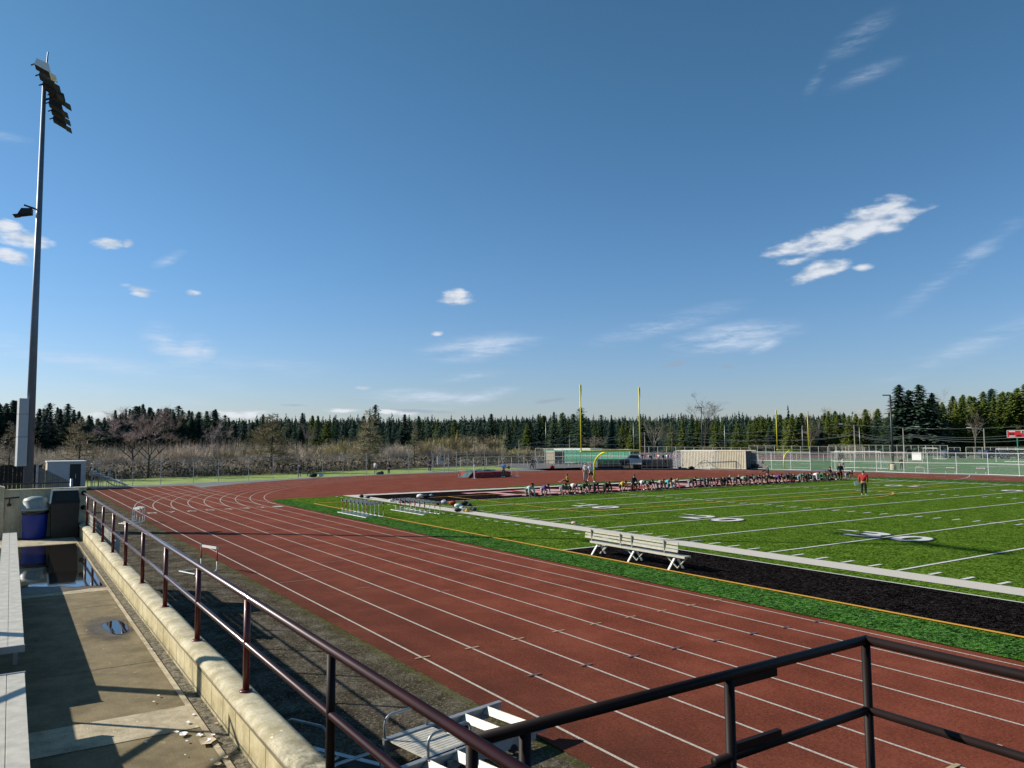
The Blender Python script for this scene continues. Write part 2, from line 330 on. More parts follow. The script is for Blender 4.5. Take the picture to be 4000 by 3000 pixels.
def arc(cx, cy, r, a0, a1, n): return [(cx+r*math.cos(a0+(a1-a0)*i/n), cy+r*math.sin(a0+(a1-a0)*i/n)) for i in range(n+1)]
def glyph(txt, off=0.):                             # outline of characters as a flat mesh, unit box
    cu = bpy.data.curves.new('t', 'FONT'); cu.body = txt; cu.offset = off; cu.resolution_u = 3; cu.fill_mode = 'FRONT'
    o = bpy.data.objects.new('t', cu); COL.objects.link(o); dg = bpy.context.evaluated_depsgraph_get()
    me = bpy.data.meshes.new_from_object(o.evaluated_get(dg)); vs = [tuple(v.co) for v in me.vertices]; fs = [tuple(p.vertices) for p in me.polygons]
    bpy.data.objects.remove(o); bpy.data.curves.remove(cu); bpy.data.meshes.remove(me); return vs, fs
_gc = {}
def put_glyph(mb, txt, fn, off=0.):
    if (txt, off) not in _gc:
        _gc[(txt, off)] = glyph(txt, off)
    vs, fs = _gc[(txt, off)]; b = _gc.setdefault((txt, .0), None) or glyph(txt, 0.); _gc[(txt, .0)] = b
    xs = [v[0] for v in b[0]]; ys = [v[1] for v in b[0]]; x0, x1, y0, y1 = min(xs), max(xs), min(ys), max(ys)
    mb.add([fn((v[0]-x0)/(x1-x0), (v[1]-y0)/(y1-y0)) for v in vs], fs)
# ================================================================== GROUND, TRACK, FIELD
CX, CY = -4.0, 24.4
LANES = [-15.61, -14.55, -13.48, -12.44, -11.42, -10.38, -9.38, -8.39, -7.41]
g_ = MB()
# far ground rises into low wooded hills
def hill(x, y):
    dx, dy = x-CPOS.x, y-CPOS.y; d = math.hypot(dx, dy); a = math.degrees(math.atan2(dy, dx))
    if a < 0: a += 360
    k = max(0, min(1, (d-380)/500)); k = k*k*(3-2*k)
    h = 15+9*math.exp(-((a-146)/14)**2)+4*math.sin(a*.12)
    return -.05+k*h
nr, na = 60, 120; vs = []; fs = []
rr = [0]+[12*1.105**i for i in range(nr)]
for i, r_ in enumerate(rr[1:]):
    for j in range(na):
        t = 2*math.pi*j/na; x, y = 10+r_*math.cos(t), 10+r_*math.sin(t); vs.append((x, y, hill(x, y)))
vs.append((10, 10, -.05)); c_ = len(vs)-1
for j in range(na): fs.append((c_, j, (j+1) % na))
for i in range(nr-1):
    for j in range(na): fs.append((i*na+j, (i+1)*na+j, (i+1)*na+(j+1)%na, i*na+(j+1)%na))
g_.add(vs, fs); struct(g_.build('ground', T_earth, smooth=True))
lw = MB(); lw.poly([(-200,-60),(-30,-60),(-30,72),(-64,78),(-62.5,60),(-66,46),(-64,32),(-62,18),(-58,4),(-55,-10),(-52,-30)], -.035)
struct(lw.build('lawn', T_lawn))
gv = MB(); gv.poly([(-52,-16.5),(-30,-16.5),(-30,80),(90,80),(90,68.3),(-22,68.0),(-34,66),(-44,60),(-48.2,46),(-48.6,26),(-45.5,12),(-41.8,0),(-38.8,-9),(-38.6,-16.5)][::-1][:0] or
    [(-39.6,-30),(-30,-30),(-30,62),(90,62),(90,69),(-23,69),(-36,68),(-49,60),(-49.2,46),(-48.9,26),(-45.4,12),(-41.2,0),(-39,-9)], -.03)
struct(gv.build('gravel_strip', T_grav))
ap = MB(); ap.rect(-38, -45, 95, -15.9, -.015); struct(ap.build('asphalt_apron', T_apron))
t_ = MB(); pts = [(95,-16.02),(-34.6,-16.02),(-34.2,-7.2),(-29.5,-7.2)]
a0 = math.atan2(-7.2-CY, -29.5-CX); a1 = math.radians(90)
if a0 < 0: a0 += 2*math.pi
pts += arc(CX, CY, 40.6, a0, a1, 60)[1:]+[(95, CY+40.6)]
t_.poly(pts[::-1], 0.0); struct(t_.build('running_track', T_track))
def arcpath(r): return [(95, CY-r)]+[(x, y) for x, y in [(CX+r*math.cos(R(270-180*i/72)), CY+r*math.sin(R(270-180*i/72))) for i in range(73)]]+[(95, CY+r)]
ml = MB()
for i, y in enumerate(LANES): ml.quadline(arcpath(CY-y), .046, .006)
struct(ml.build('lane_lines', T_lane))
ch = MB()
for i, y in enumerate(LANES): ch.quadline([(-4.05, y), (-33.6+i*.12, y)], .05, .010)
ch.quadline([(-3.95,-15.6),(-3.95,-7.45)], .035, .014)
for k in range(8):
    yc = (LANES[k]+LANES[k+1])/2
    put_glyph(ch, str(8-k), lambda u, v, yc=yc: (-2.9-v*.85, yc-.27+u*.54, .016), .0)
    a = R(270-12); 
for i, a in enumerate([200,208,215,222,229]):
    r0 = CY-LANES[1+i]; ch.quadline([(CX+r*math.cos(R(a)), CY+r*math.sin(R(a))) for r in (r0, r0-1.0)], .09, .014)
struct(ch.build('chute_lines_and_numbers', T_lane))
ck = MB(); 
for i, y in enumerate(LANES): ck.rect(31.96-.05*i+.2, y-.15, 32.0-.05*i+.2, y+.15, .018)
for i in range(9): ck.rect(39.9, -15.61+i*1.03-.12, 39.96, -15.61+i*1.03+.12, .018)
struct(ck.build('relay_cross_marks', T_crmark))
bk = MB()
for i, y in enumerate(LANES[1:]): bk.rect(34.15+.05*i, y-.13, 34.20+.05*i, y+.13, .018)
struct(bk.build('blue_cross_marks', T_blue))
fm = MB()
for x, y0, y1 in [(23.15,-15.55,-14.6),(21.7,-14.5,-13.7),(20.3,-13.4,-12.6),(18.9,-12.35,-11.6),(13.15,-13.4,-12.8),(5.3,-12.5,-11.95),(17.6,-11.3,-10.6),(26.9,-12.6,-12.2),(25.2,-14.1,-13.7),(9,-14.4,-13.7),(-1.2,-13.3,-12.7)]: fm.rect(x, y0, x+.045, y1, .012)
struct(fm.build('faded_lane_marks', T_faint))
fl = MB()                                            # far straight: short relay marks and a curved break line
for px, py in [(3030,1838),(3050,1841),(3130,1842),(3190,1838),(3215,1847),(3475,1850),(3482,1861),(3575,1857),(3588,1867),(3675,1862),(3690,1873),(3785,1868),(3905,1874),(2772,1836),(2850,1838),(2930,1841)]:
    q = P(px, py); fl.rect(q.x-.55, q.y-.10, q.x+.55, q.y+.10, .018)
fl.quadline([P(*C_) for C_ in [(3720,1875),(3752,1872),(3775,1867),(3787,1861),(3788,1856)]], .12, .022)
struct(fl.build('far_straight_marks', T_lane))
dm = MB(); dm.quadline([P(1452,1884),(P(1585,1890)),(P(1770,1898)),(P(1905,1901))], .07, .006); dm.quadline([P(1370,1892.5),P(1545,1900),P(1770,1910.5)], .07, .006)
struct(dm.build('high_jump_apron_lines', T_faint))
# ---- turf
tf = MB(); near = [(95,-7.13),(0,-7.13)]+[(CX+31.5*math.cos(R(a)), CY+31.5*math.sin(R(a))) for a in (268,264,261.5)]
tp = near+[(-9.7,-6.2),(-9.75,-3.5),(-10.2,6),(-11.6,13),(-12.4,18),(-12.9,24),(-12.6,34),(-12.0,42),(-11.5,48),(-10,50.5),(-7,52.3),(-3,53.4),(5,54.1),(20,54.3),(95,54.3)]
tf.poly(tp[::-1], .02); struct(tf.build('turf_field', T_turf))
te = MB(); te.poly([(95,-7.12),(0,-7.12)]+[(x, y+.01) for x, y in near[2:]]+[(-9.6,-5.6),(95,-5.6)], .024)
te.poly([(-9.75,-3.4),(-9.7,-3.4),(-10.3,8),(-10.3,48.5),(-11.45,48),(-11.95,42),(-12.55,34),(-12.85,24),(-12.35,18),(-11.55,13),(-10.15,6)], .024)
te.poly([(-8,48.9),(95,48.9),(95,54.25),(20,54.25),(5,54.05),(-3,53.35),(-7,52.2)], .024)
struct(te.build('turf_border', T_edge))
FW = 48.77; YD = .9144
bl = MB(); bl.rect(-9.0, 0, -.06, FW-.6, .028); bl.rect(22.8, -5.36, 95, -1.98, .028)
struct(bl.build('black_turf_areas', T_blackt))
wl = MB(); Z = .032
wl.rect(-9.45, -1.08, 95, -.02, Z); wl.rect(-10.25, -1.08, -9.45, FW+.1, Z); wl.rect(-9.45, -.02, -9.1, FW+.1, Z); wl.rect(-9.1, FW-.25, 95, FW+.1, Z)
struct(wl.build('white_boundary_bands', T_band))
ln = MB()
for k in range(0, 60, 5): ln.rect(k*YD-.055, 0, k*YD+.055, FW-.3, Z+.004)
ln.rect(22.75, -1.98, 95, -1.90, Z+.004); ln.rect(22.72, -5.36, 22.82, -1.90, Z+.008)
H1, H2 = 16.17, 32.6
for k in range(1, 60):
    if k % 5:
        x = k*YD
        ln.rect(x-.06, .05, x+.06, .68, Z+.004); ln.rect(x-.06, FW-1.0, x+.06, FW-.4, Z+.004)
        ln.rect(x-.065, H1-.36, x+.065, H1+.34, Z+.004); ln.rect(x-.065, H2-.34, x+.065, H2+.34, Z+.004)
    else:
        for h in (H1, H2): ln.rect(k*YD-.35, h-.05, k*YD-.056, h+.05, Z+.004); ln.rect(k*YD+.056, h-.05, k*YD+.35, h+.05, Z+.004)
for k in range(-10, 60):
    x = k*YD; ln.rect(x-.18, -2.0+.04, x+.22, -1.90+.04, Z+.008) if k < 24 else None
    ln.rect(x-.15, FW+1.6, x+.2, FW+1.72, Z+.004)
for k in range(0, 27): ln.rect(-10.5-.12, 1+k*1.83, -10.38-.12, 1.7+k*1.83, Z+.004)
ln.rect(2.6, 23.6, 2.72, 25.2, Z+.008)
struct(ln.build('yard_lines', T_white))
yl = MB(); Y4 = Z+.012
yl.rect(-2.7, -5.50, 95, -5.37, Y4); yl.rect(-4.1, -5.37, -3.98, 43.2, Y4); yl.quadline([(-2.7,-5.43),(-4.04,-5.36)], .12, Y4-.001)
yl.rect(-3.98, 4.45, 11.4, 4.57, Y4+.002); yl.rect(11.4, 4.45, 11.52, 43.3, Y4+.004); yl.rect(-3.98, 43.1, 11.4, 43.22, Y4+.002)
yl.quadline([(11.52+3.6*math.sin(R(t)), 25.2-7.6*math.cos(R(t))) for t in range(4, 177, 8)], .12, Y4+.006)
yl.quadline([(.3, 16.5),(.3, 31.5)], .09, Y4+.004)
struct(yl.build('soccer_lines', T_yellow))
# numbers: dark outline below, white digit above
nb = MB(); nw = MB()
def digits(x, ybot, d, flip=False):
    W, Hh = 1.18, 1.72
    for s_, cx in ((d[0], x-.30-W), (d[1], x+.30)):
        f = (lambda u, v, cx=cx: (cx+W*u, ybot+Hh*v, Z+.012)) if not flip else (lambda u, v, cx=cx, s2=s_: (2*x-cx-W*u, ybot+Hh*(1-v), Z+.012))
        if s_ == '1':
            for mb_, e, zz in ((nb, .045, Z+.012), (nw, 0, Z+.018)):
                A_ = [(.36-e,.16+e),(.12-e,.16+e),(.12-e,0-e),(.88+e,0-e),(.88+e,.16+e),(.64+e,.16+e),(.64+e,1+e),(.40-e,1+e),(.10-e,.80),(.10-e,.66-e),(.36-e,.74-e)]
                mb_.add([tuple(f(u_, v_)[:2])+(zz,) for u_, v_ in A_], [tuple(range(11))])
            continue
        put_glyph(nb, s_, f, .055); put_glyph(nw, s_, lambda u, v, f=f: tuple(f(u, v)[:2])+(Z+.018,), .022)
for k, d in ((10,'10'),(20,'20'),(30,'30'),(40,'40')):
    x = k*YD; digits(x, 6.55, d); digits(x, 39.7, d, True)
    for y0 in (7.9, 39.9):
        nw.add([(x-2.75, y0+.05, Z+.018),(x-1.75, y0-.10, Z+.018),(x-1.75, y0+.20, Z+.018)], [(0,1,2)])
struct(nb.build('number_outlines', T_black)); struct(nw.build('yard_numbers', T_white))
lb = MB(); lt = MB()
def serif_T(mb, y0, e, z):                           # slab-serif capital, 4 m tall
    x0, x1 = -6.75, -2.3
    P_ = [(x0-e,y0-e),(x0-e,y0+4.2+e),(x0+.95+e,y0+4.2+e),(x0+.95+e,y0+3.8-e),(x0+.7+e,y0+3.8-e),(x0+.7+e,y0+2.5+e),(x1-.65-e,y0+2.5+e),(x1-.65-e,y0+3.15+e),(x1+e,y0+3.15+e),(x1+e,y0+1.05-e),(x1-.65-e,y0+1.05-e),(x1-.65-e,y0+1.7-e),(x0+.7+e,y0+1.7-e),(x0+.7+e,y0+.4+e),(x0+.95+e,y0+.4+e),(x0+.95+e,y0-e)]
    mb.poly(P_[::-1], z)
serif_T(lb, 7.25, .14, Z+.006); serif_T(lt, 7.25, 0, Z+.010)
for i, c_ in enumerate('ROJANS'):
    y0 = 12.3+i*5.0
    f = lambda u, v, y0=y0: (-2.3-4.45*v, y0+4.2*u, Z+.006)
    put_glyph(lb, c_, f, .075); put_glyph(lt, c_, lambda u, v, y0=y0: (-2.3-4.45*v, y0+4.2*u, Z+.010), .03)
struct(lb.build('end_zone_letter_outlines', T_red)); struct(lt.build('end_zone_letters', T_pink))
# ================================================================== far ground beyond the field
fr = MB(); fr.poly([P(2995,1842), P(2985,1800), P(3150,1789), P(3400,1789), P(3560,1783), P(3800,1783), P(4060,1783)+Vector((20,0,0)), Vector((95,69.2,0)), Vector((-22,69.2,0))][::-1], -.02)
struct(fr.build('practice_field', T_fturf))
rt = MB(); rt.poly([P(2900,1797), P(2900,1782), P(3200,1776), P(3560,1776), P(3560,1783), P(3400,1788.5), P(3150,1788.5)][::-1], -.025); struct(rt.build('practice_track', T_ftrack))
pk = MB(); pk.poly([P(1930,1822), P(1990,1800), P(2150,1782), P(2500,1768), P(3000,1762), P(3560,1758), P(4060,1752)+Vector((60,0,0)), P(4060,1782.5)+Vector((60,0,0)), P(3560,1782.5), P(3560,1775.5), P(3200,1775.5), P(2900,1781.5), P(2900,1797.5), P(2985,1801), P(2995,1840), P(2780,1840), P(2380,1842), P(2150,1838)][::-1], -.03)
struct(pk.build('parking_gravel', T_road))
fw = MB()
for px, py, w in [(3460,1801,4),(3520,1794,3),(3560,1790,5),(3640,1792,6),(3720,1791,6),(3800,1791,6),(3880,1793,6),(3420,1810,5),(3560,1811,4),(3680,1818,5),(3830,1808,4),(3900,1823,5),(3700,1828,3),(3840,1824,3),(3960,1818,4),(3300,1812,4),(3170,1812,5),(3050,1815,5),(3120,1826,4),(3260,1830,4),(3560,1835,5),(3600,1829,4)]:
    q = P(px, py); fw.rect(q.x-w/2, q.y-.28, q.x+w/2, q.y+.28, .0)
for px, py, w in [(3080,1789,16),(3300,1787,14),(3250,1783,18),(3450,1782,10)]:
    q = P(px, py); fw.rect(q.x-w/2, q.y-.1, q.x+w/2, q.y+.1, .0)
struct(fw.build('practice_field_lines', T_white))
# ================================================================== STAND: walkway, walls, benches, rails
WZ = 1.62; WY = -20.47
wk = MB(); wk.box((22.15,-30,-.05),(60,WY-.11,WZ)); struct(wk.build('walkway', T_slab))
wp = MB()
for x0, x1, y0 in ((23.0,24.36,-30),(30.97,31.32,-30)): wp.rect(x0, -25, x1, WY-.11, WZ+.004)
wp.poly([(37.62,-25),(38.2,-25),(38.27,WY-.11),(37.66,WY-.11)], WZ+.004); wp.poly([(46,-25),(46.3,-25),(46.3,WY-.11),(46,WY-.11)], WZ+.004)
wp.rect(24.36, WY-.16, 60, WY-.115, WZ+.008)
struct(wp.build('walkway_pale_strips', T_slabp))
gt = MB(); gt.box((22.15,WY-.11,0),(60,WY,WZ-.006)); struct(gt.build('walkway_gutter', T_gut))
jt = MB()
for x in (32.55, 34.3, 36.0, 40.0, 42): jt.rect(x, -25, x+.012, WY-.17, WZ+.003)
struct(jt.build('slab_joints', T_gut))
random.seed(3)
def puddle(name, pts, z, m):
    b = MB(); out = []
    n = len(pts)
    for i in range(n):
        a, c = Vector(pts[i]), Vector(pts[(i+1) % n])
        for k in range(6): t = k/6; q = a.lerp(c, t); w = noise.noise(Vector((q.x*3.1, q.y*5.3, 7)))*.07; out.append((q.x+w*1.5, q.y+w*.4))
    b.poly(out, z); return struct(b.build(name, m))
puddle('puddle_damp_edge', [(24.35,-24),(24.35,-20.62),(30.98,-20.62),(31.02,-21.2),(31.2,-24)], WZ+.009, T_damp)
puddle('puddle', [(24.6,-24),(24.5,-20.66),(27,-20.63),(30.85,-20.66),(30.75,-21.0),(30.3,-21.6),(29.9,-24)], WZ+.013, T_water)
puddle('small_puddle_damp', [(34.1+1.5*math.cos(R(a)), max(-21.45, min(-20.645, -20.88+.6*math.sin(R(a))))) for a in range(0,360,24)], WZ+.009, T_damp)
puddle('small_puddle', [(34.15+.42*math.cos(R(a)), -20.80+.13*math.sin(R(a))) for a in range(0,360,30)], WZ+.013, T_water)
# retaining wall
rw = thing('retaining_wall', (42,WY+.1,0), 'long low cream block wall with rounded coping beside the walkway', 'wall')
b = MB(); b.box((-19.75,-.1,0),(18,.1,1.875)); b.build('block_courses', T_block, rw)
b = MB(); prof = [(-.115,1.876),(-.115,1.895),(-.095,1.925),(-.05,1.940),(.05,1.940),(.095,1.925),(.112,1.895),(.112,1.876)]; nseg = 74
vs = []; fs = []
for i in range(nseg+1):
    x = -19.75+37.75*i/nseg; w = noise.noise(Vector((x*.8, 1, 3)))*.008
    for y, z in prof: vs.append((x, y+w, z+w*.5))
k = len(prof)
for i in range(nseg):
    for j in range(k): fs.append((i*k+j, (i+1)*k+j, (i+1)*k+(j+1)%k, i*k+(j+1)%k))
fs += [tuple(range(k)), tuple(nseg*k+j for j in range(k))[::-1]]; b.add(vs, fs); b.build('coping', T_cop, rw, smooth=True)
ew = thing('end_wall', (22.3,-21.2,-.035), 'tan rendered concrete wall closing the end of the walkway behind the bins', 'wall')
b = MB(); b.box((-.18,-.85,0),(0,.88,2.80)); b.box((-.24,.62,0),(.06,.89,2.805)); b.build('wall_face', T_wall2, ew)
b = MB(); b.box((-.21,-.86,2.801),(.03,.62,2.845)); b.box((-.26,.622,2.806),(.08,.91,2.85)); b.build('wall_cap', T_cop, ew)
ww = thing('wing_wall', (22.3,-22.1,0), 'grey concrete wall stub at the far left corner of the walkway', 'wall')
b = MB(); b.add([(-.19,-.26,0),(.02,-.26,0),(.02,.04,0),(-.19,.04,0),(-.19,-.26,2.98),(.02,-.26,2.96),(.02,.04,2.86),(-.19,.04,2.88)],[(0,3,2,1),(4,5,6,7),(0,1,5,4),(1,2,6,5),(2,3,7,6),(3,0,4,7)]); b.build('wall_block', T_wall2, ww)
hb = thing('handrail_bracket', (22.4,-21.8,2.5), 'short maroon handrail stub bolted to the end wall left of the blue bin', 'handrail')
b = MB(); b.tube([(0,-.25,.1),(0,.05,.12)], .02); b.build('rail', T_maroon, hb); b = MB(); b.tube([(-.08,-.16,-.02),(-.02,-.16,-.02),(0,-.15,.10)], .016); b.lathe([(.045,-.09),(.05,-.05),(.03,-.02)], (-.02,-.16,0), 10); b.build('bracket', T_maroon, hb)
# main railing
rl = thing('walkway_railing', (33,-20.36,1.94), 'long maroon two-bar pipe railing standing on the cream block wall', 'railing')
RZ, MZ = 2.665-1.94, 2.30-1.94
b = MB(); b.tube([(22.35-33,0,RZ),(46.5-33,0,RZ)], .027, 14); b.build('top_rail', T_maroon, rl, True)
b = MB(); b.tube([(22.35-33,0,MZ),(46.5-33,0,MZ)], .023, 14); b.build('middle_rail', T_maroon, rl, True)
for x in (23.5,25.43,27.34,29.2,31.02,32.92,34.82,36.72,38.6,40.49,42.12,44.2):
    b = MB(); b.tube([(x-33,0,-.01),(x-33,0,RZ-.02)], .026, 14); b.lathe([(.05,-.004),(.05,.01),(.03,.014)], (x-33,0,0), 14); b.build('post', T_darkrail if x > 40 else T_maroon_lit, rl, True)
for z in (RZ, MZ):
    b = MB(); b.tube([(22.32-33,0,z),(22.38-33,0,z)], .06, 14); b.build('wall_flange', T_darkrail, rl, True)
sr = thing('landing_railing', (42.12,-18.9,1.2), 'maroon pipe railing darkened for its shaded side turning a corner out over the track', 'railing')
tz, mz = 2.665-1.2, 2.255-1.2
b = MB(); b.tube([(0,-1.455,tz-.006),(0,1.30,tz)], .027, 14); b.tube([(0,1.285,tz),(4.5,1.285,tz)], .027, 14); b.build('top_rail', T_darkrail, sr, True)
b = MB(); b.tube([(0,-.05,mz),(0,1.30,mz)], .024, 14); b.tube([(0,1.285,mz),(4.5,1.285,mz)], .024, 14); b.build('middle_rail', T_darkrail, sr, True)
for y, x in ((-1.2,0),(.075,0),(1.285,0),(1.285,2.2)):
    b = MB(); b.tube([(x,y,-1.0),(x,y,tz-.02)], .027, 14); b.build('post', T_darkrail, sr, True)
for a_, c_ in (((0,.09,tz-.045),(0,.44,tz-.045)),((0,.09,mz+.04),(0,.46,mz+.04)),((0,-.3,mz-.03),(0,.06,mz-.03))):
    b = MB(); b.beam(a_, c_, .03, .04); b.build('sleeve', T_darkrail, sr)
lp = MB(); lp.box((42.18,-20.26,.2),(46,-17.55,.32)); tag(lp.build('stair_landing', T_slab), 'concrete landing carrying the dark corner railing', 'landing')
# bench planks in the stand
def plank(x0, x1, y0, y1, z, lab):
    t = thing('bleacher_bench', (x0,(y0+y1)/2,WZ), lab, 'bench', 'aluminium bleacher benches in the stand'); zz = z-WZ; hw = (y1-y0)/2
    b = MB(); b.box((0,-hw,zz-.045),(x1-x0,-.004,zz)); b.box((0,.004,zz-.045),(x1-x0,hw,zz)); b.box((0,-hw+.004,zz-.05),(x1-x0,hw-.004,zz-.004)); b.build('seat', T_alub, t)
    for e in ((0,.012),(x1-x0-.012,x1-x0)):
        b = MB(); b.box((e[0]-.006,-hw-.006,zz-.055),(e[1]+.006,hw+.006,zz+.006)); b.build('end_cap', T_galv, t)
    x = .5
    while x < x1-x0:
        b = MB(); b.beam((x,-hw+.03,0),(x,-hw+.05,zz-.05), .05, .05); b.beam((x,hw-.05,0),(x,hw-.05,zz-.05), .04, .04); b.beam((x,-hw+.04,zz-.08),(x,hw-.03,zz-.08), .05, .05); b.build('leg', T_galv, t); x += 1.83
    return t
plank(25.66, 36.55, -22.05, -21.805, 2.07, 'long pale aluminium bench plank running from the puddle to the gap at the left edge')
plank(37.52, 46.0, -22.05, -21.815, 2.07, 'near pale aluminium bench plank with diagonal handrail shadows at the lower left corner')
rs_ = MB(); rs_.box((25.0,-30,WZ+.001),(60,-22.52,2.432)); struct(rs_.build('stand_deck', T_slab))
# aisle handrail casting the diagonal shadows
ah = thing('aisle_handrail', (36.86,-22.2,WZ), 'maroon aisle handrail between the bench rows, just outside the left edge', 'handrail')
b = MB(); b.tube([(0,0,0),(0,0,1.46),(.0,-.2,1.53),(0,-1.6,2.1)], .022, 10); b.build('top_rail', T_maroon, ah, True)
b = MB(); b.tube([(0,0,1.05),(0,-1.6,1.70)], .03, 10); b.build('middle_rail', T_maroon, ah, True)
sp = thing('shadow_post', (34.35,-23.6,WZ), 'unseen round post added behind the bench rows to cast a soft shadow band', 'post')  # out-of-view post added for the soft shadow band over walkway and coping
b = MB(); b.tube([(0,0,0),(0,0,2.85)], .07, 12); b.build('post_tube', T_darkrail, sp, True); b = MB(); b.lathe([(.14,0),(.14,.02),(.08,.03)], n=12); b.build('base_plate', T_darkrail, sp)
# bins
bb = thing('round_bin', (22.78,-21.42,WZ), 'round blue rubbish bin with a grey domed lid against the end wall', 'bin')
b = MB(); b.lathe([(.23,0),(.25,.05),(.27,.6),(.275,.66)], n=24); b.build('bin_body', T_binbl, bb, True)
b = MB(); b.lathe([(.277,.60),(.285,.64),(.285,.72),(.26,.73)], n=24); b.build('liner', T_liner, bb, True)
b = MB(); b.lathe([(.30,.69),(.31,.71),(.31,.745),(.28,.76),(.265,.93),(.24,.98),(.10,1.03),(0.01,1.035)], n=24); b.build('lid', T_bingr, bb, True)
b = MB(); b.box((.255,-.10,.80),(.262,.12,.92)); b.build('flap', T_bingr, bb)
sb = thing('square_bin', (22.72,-20.80,WZ), 'tall square dark brown rubbish bin with a sloped pale-edged hood', 'bin')
b = MB(); b.add([(-.26,-.28,0),(.26,-.28,0),(.26,.28,0),(-.26,.28,0),(-.29,-.31,.84),(.29,-.31,.84),(.29,.31,.84),(-.29,.31,.84)],[(0,3,2,1),(4,5,6,7),(0,1,5,4),(1,2,6,5),(2,3,7,6),(3,0,4,7)]); b.build('bin_body', T_binbr, sb)
b = MB(); b.add([(-.29,-.32,.842),(.31,-.32,.842),(.31,.32,.842),(-.29,.32,.842),(-.27,-.28,1.15),(.12,-.28,1.15),(.12,.28,1.15),(-.27,.28,1.15)],[(0,3,2,1),(4,5,6,7),(0,1,5,4),(1,2,6,5),(2,3,7,6),(3,0,4,7)]); b.build('hood', T_binbr, sb)
b = MB(); b.beam((.33,-.325,.86),(.14,-.285,1.16), .035, .035); b.beam((.13,-.30,1.165),(.13,.30,1.165), .05, .035); b.build('hood_trim', T_binrim, sb)
b = MB(); b.add([(.285,-.25,.90),(.285,.25,.90),(.155,.22,1.11),(.155,-.22,1.11)],[(0,1,2,3)]); b.v = [(x+.012, y, z) for x, y, z in b.v]; b.build('flap', T_binbr, sb)
# litter and leaves on the walkway
random.seed(11)
def leaf(px, py, s, m, nm, lab, cat, z=WZ+.014):
    q = P(px, py, z); b = MB(); n = 11; a0 = random.random()*6
    b.add([(s*(.6+.4*random.random()*(1 if i % 2 else .55))*math.cos(a0+i*2*math.pi/n), s*.7*(.6+.4*random.random())*math.sin(a0+i*2*math.pi/n), .004+random.random()*s*.12) for i in range(n)]+[(0,0,.003)], [(i, (i+1) % n, n) for i in range(n)])
    o = b.build(nm, m); o.location = q; tag(o, lab, cat, 'leaves and paper scraps on the walkway')
for px, py, s in [(716,2868,.055),(780,2873,.045),(810,2893,.05),(830,2872,.03),(690,2860,.03)]:
    leaf(px, py, s, T_paper, 'paper_scrap', 'torn white paper scrap lying in the cluster by the wall foot near the shadow corner', 'paper')
leaf(808,2897,.10,T_leafd,'maple_leaf','large dry tan maple leaf lying below the white paper scraps','leaf')
for px, py, s in [(733,2822,.03),(755,2792,.025),(618,2718,.022),(600,2742,.02),(592,2537,.02),(604,2552,.018),(729,2896,.02),(845,2826,.025),(570,2900,.02),(850,2985,.04),(880,2960,.035),(452,2374,.012),(338,2463,.015),(830,2970,.03),(722,2950,.012),(350,2420,.008),(740,2600,.012)]:
    leaf(px, py, s, T_leafd if px > 840 else T_paper, 'litter_scrap', 'tiny pale leaf or scrap lying alone on the tan walkway slab', 'leaf')
# ================================================================== FOREGROUND EQUIPMENT
def folded_steps(loc, rz, label, treads=3, L=1.95):
    t = thing('folding_steps', loc, label, 'bleacher steps', 'aluminium bleacher steps lying below the wall', rz); W = .86
    for s in (0, 1):
        b = MB(); x = s*W; b.box((x-.02, 0, .12),(x+.02, L, .27)); b.box((x-.03,0,.262),(x+.045,L,.275)); b.box((x-.03,0,.115),(x+.045,L,.125))
        if s: b.box((x+.05,.25,.07),(x+.08,L-.25,.2))
        b.build('side_rail', T_galv, t)
    b = MB()
    b.box((.03,.05,.24),(W-.03,.70,.256))
    for k in range(13): b.box((.035+k*.061,.052,.2565),(.035+k*.061+.03,.698,.2590))
    b.build('platform_plate', T_alub, t)
    for k in range(treads):
        y = .80+k*.40; b = MB(); m = Matrix.Translation((0,y,.19)) @ Matrix.Rotation(R(46), 4, 'X')
        b.box((.03,0,-.006),(W-.03,.115,.006), m); b.box((.03,.108,-.03),(W-.03,.115,.006), m); b.box((.03,0,-.03),(W-.03,.008,.006), m)
        b.build('tread', T_alub, t)
    for s in (0, 1):
        x = s*W; b = MB(); h = .27; r_ = .10; y0, y1 = .02, .66
        pts = [(x,y0,.27),(x,y0,.27+h-r_)]+[(x,y0+r_-r_*math.cos(R(a)),.27+h-r_+r_*math.sin(R(a))) for a in (20,45,70,90)]+[(x,y1-r_+r_*math.sin(R(a)),.27+h-r_+r_*math.cos(R(a))) for a in (0,20,45,70,90)]+[(x,y1,.27)]
        b.tube(pts, .017, 10); b.build('hoop_handle', T_galv, t, True)
    for y in (.45,1.3):
        for xa, xb in ((-.06,.03),(W+.02,W+.09)): b = MB(); b.tube([(xa,y,.06),(xb,y,.06)], .055, 12); b.build('rubber_roller', T_black, t)
    b = MB(); b.beam((0,.9,.16),(W,1.15,.16), .03, .03); b.beam((0,1.7,.16),(W,1.7,.16), .03, .03); b.build('cross_brace', T_galv, t)
    return t
folded_steps((35.98,-18.04,.0), math.atan2(.36,1.89), 'folded aluminium steps with ribbed plate and two hoop handles, sunlit below the railing')
folded_steps((37.02,-19.12,.0), math.atan2(.36,1.89), 'second aluminium steps with only tread ends showing at the bottom edge')
folded_steps((35.35,-19.05,-.0), R(-62), 'shaded aluminium steps lying in the wall shadow behind the rail post', 1, 1.5)
cf = thing('plank_stack', (20.6,-20.06,0), 'stack of ribbed pale aluminium planks standing on edge outside the far end of the railing', 'planks')
for k in range(7):
    b = MB(); b.box((0,-.02+.006*(k % 2),1.18+k*.12),(6.1,.02,1.18+k*.12+.085)); b.build('plank', T_alu, cf)
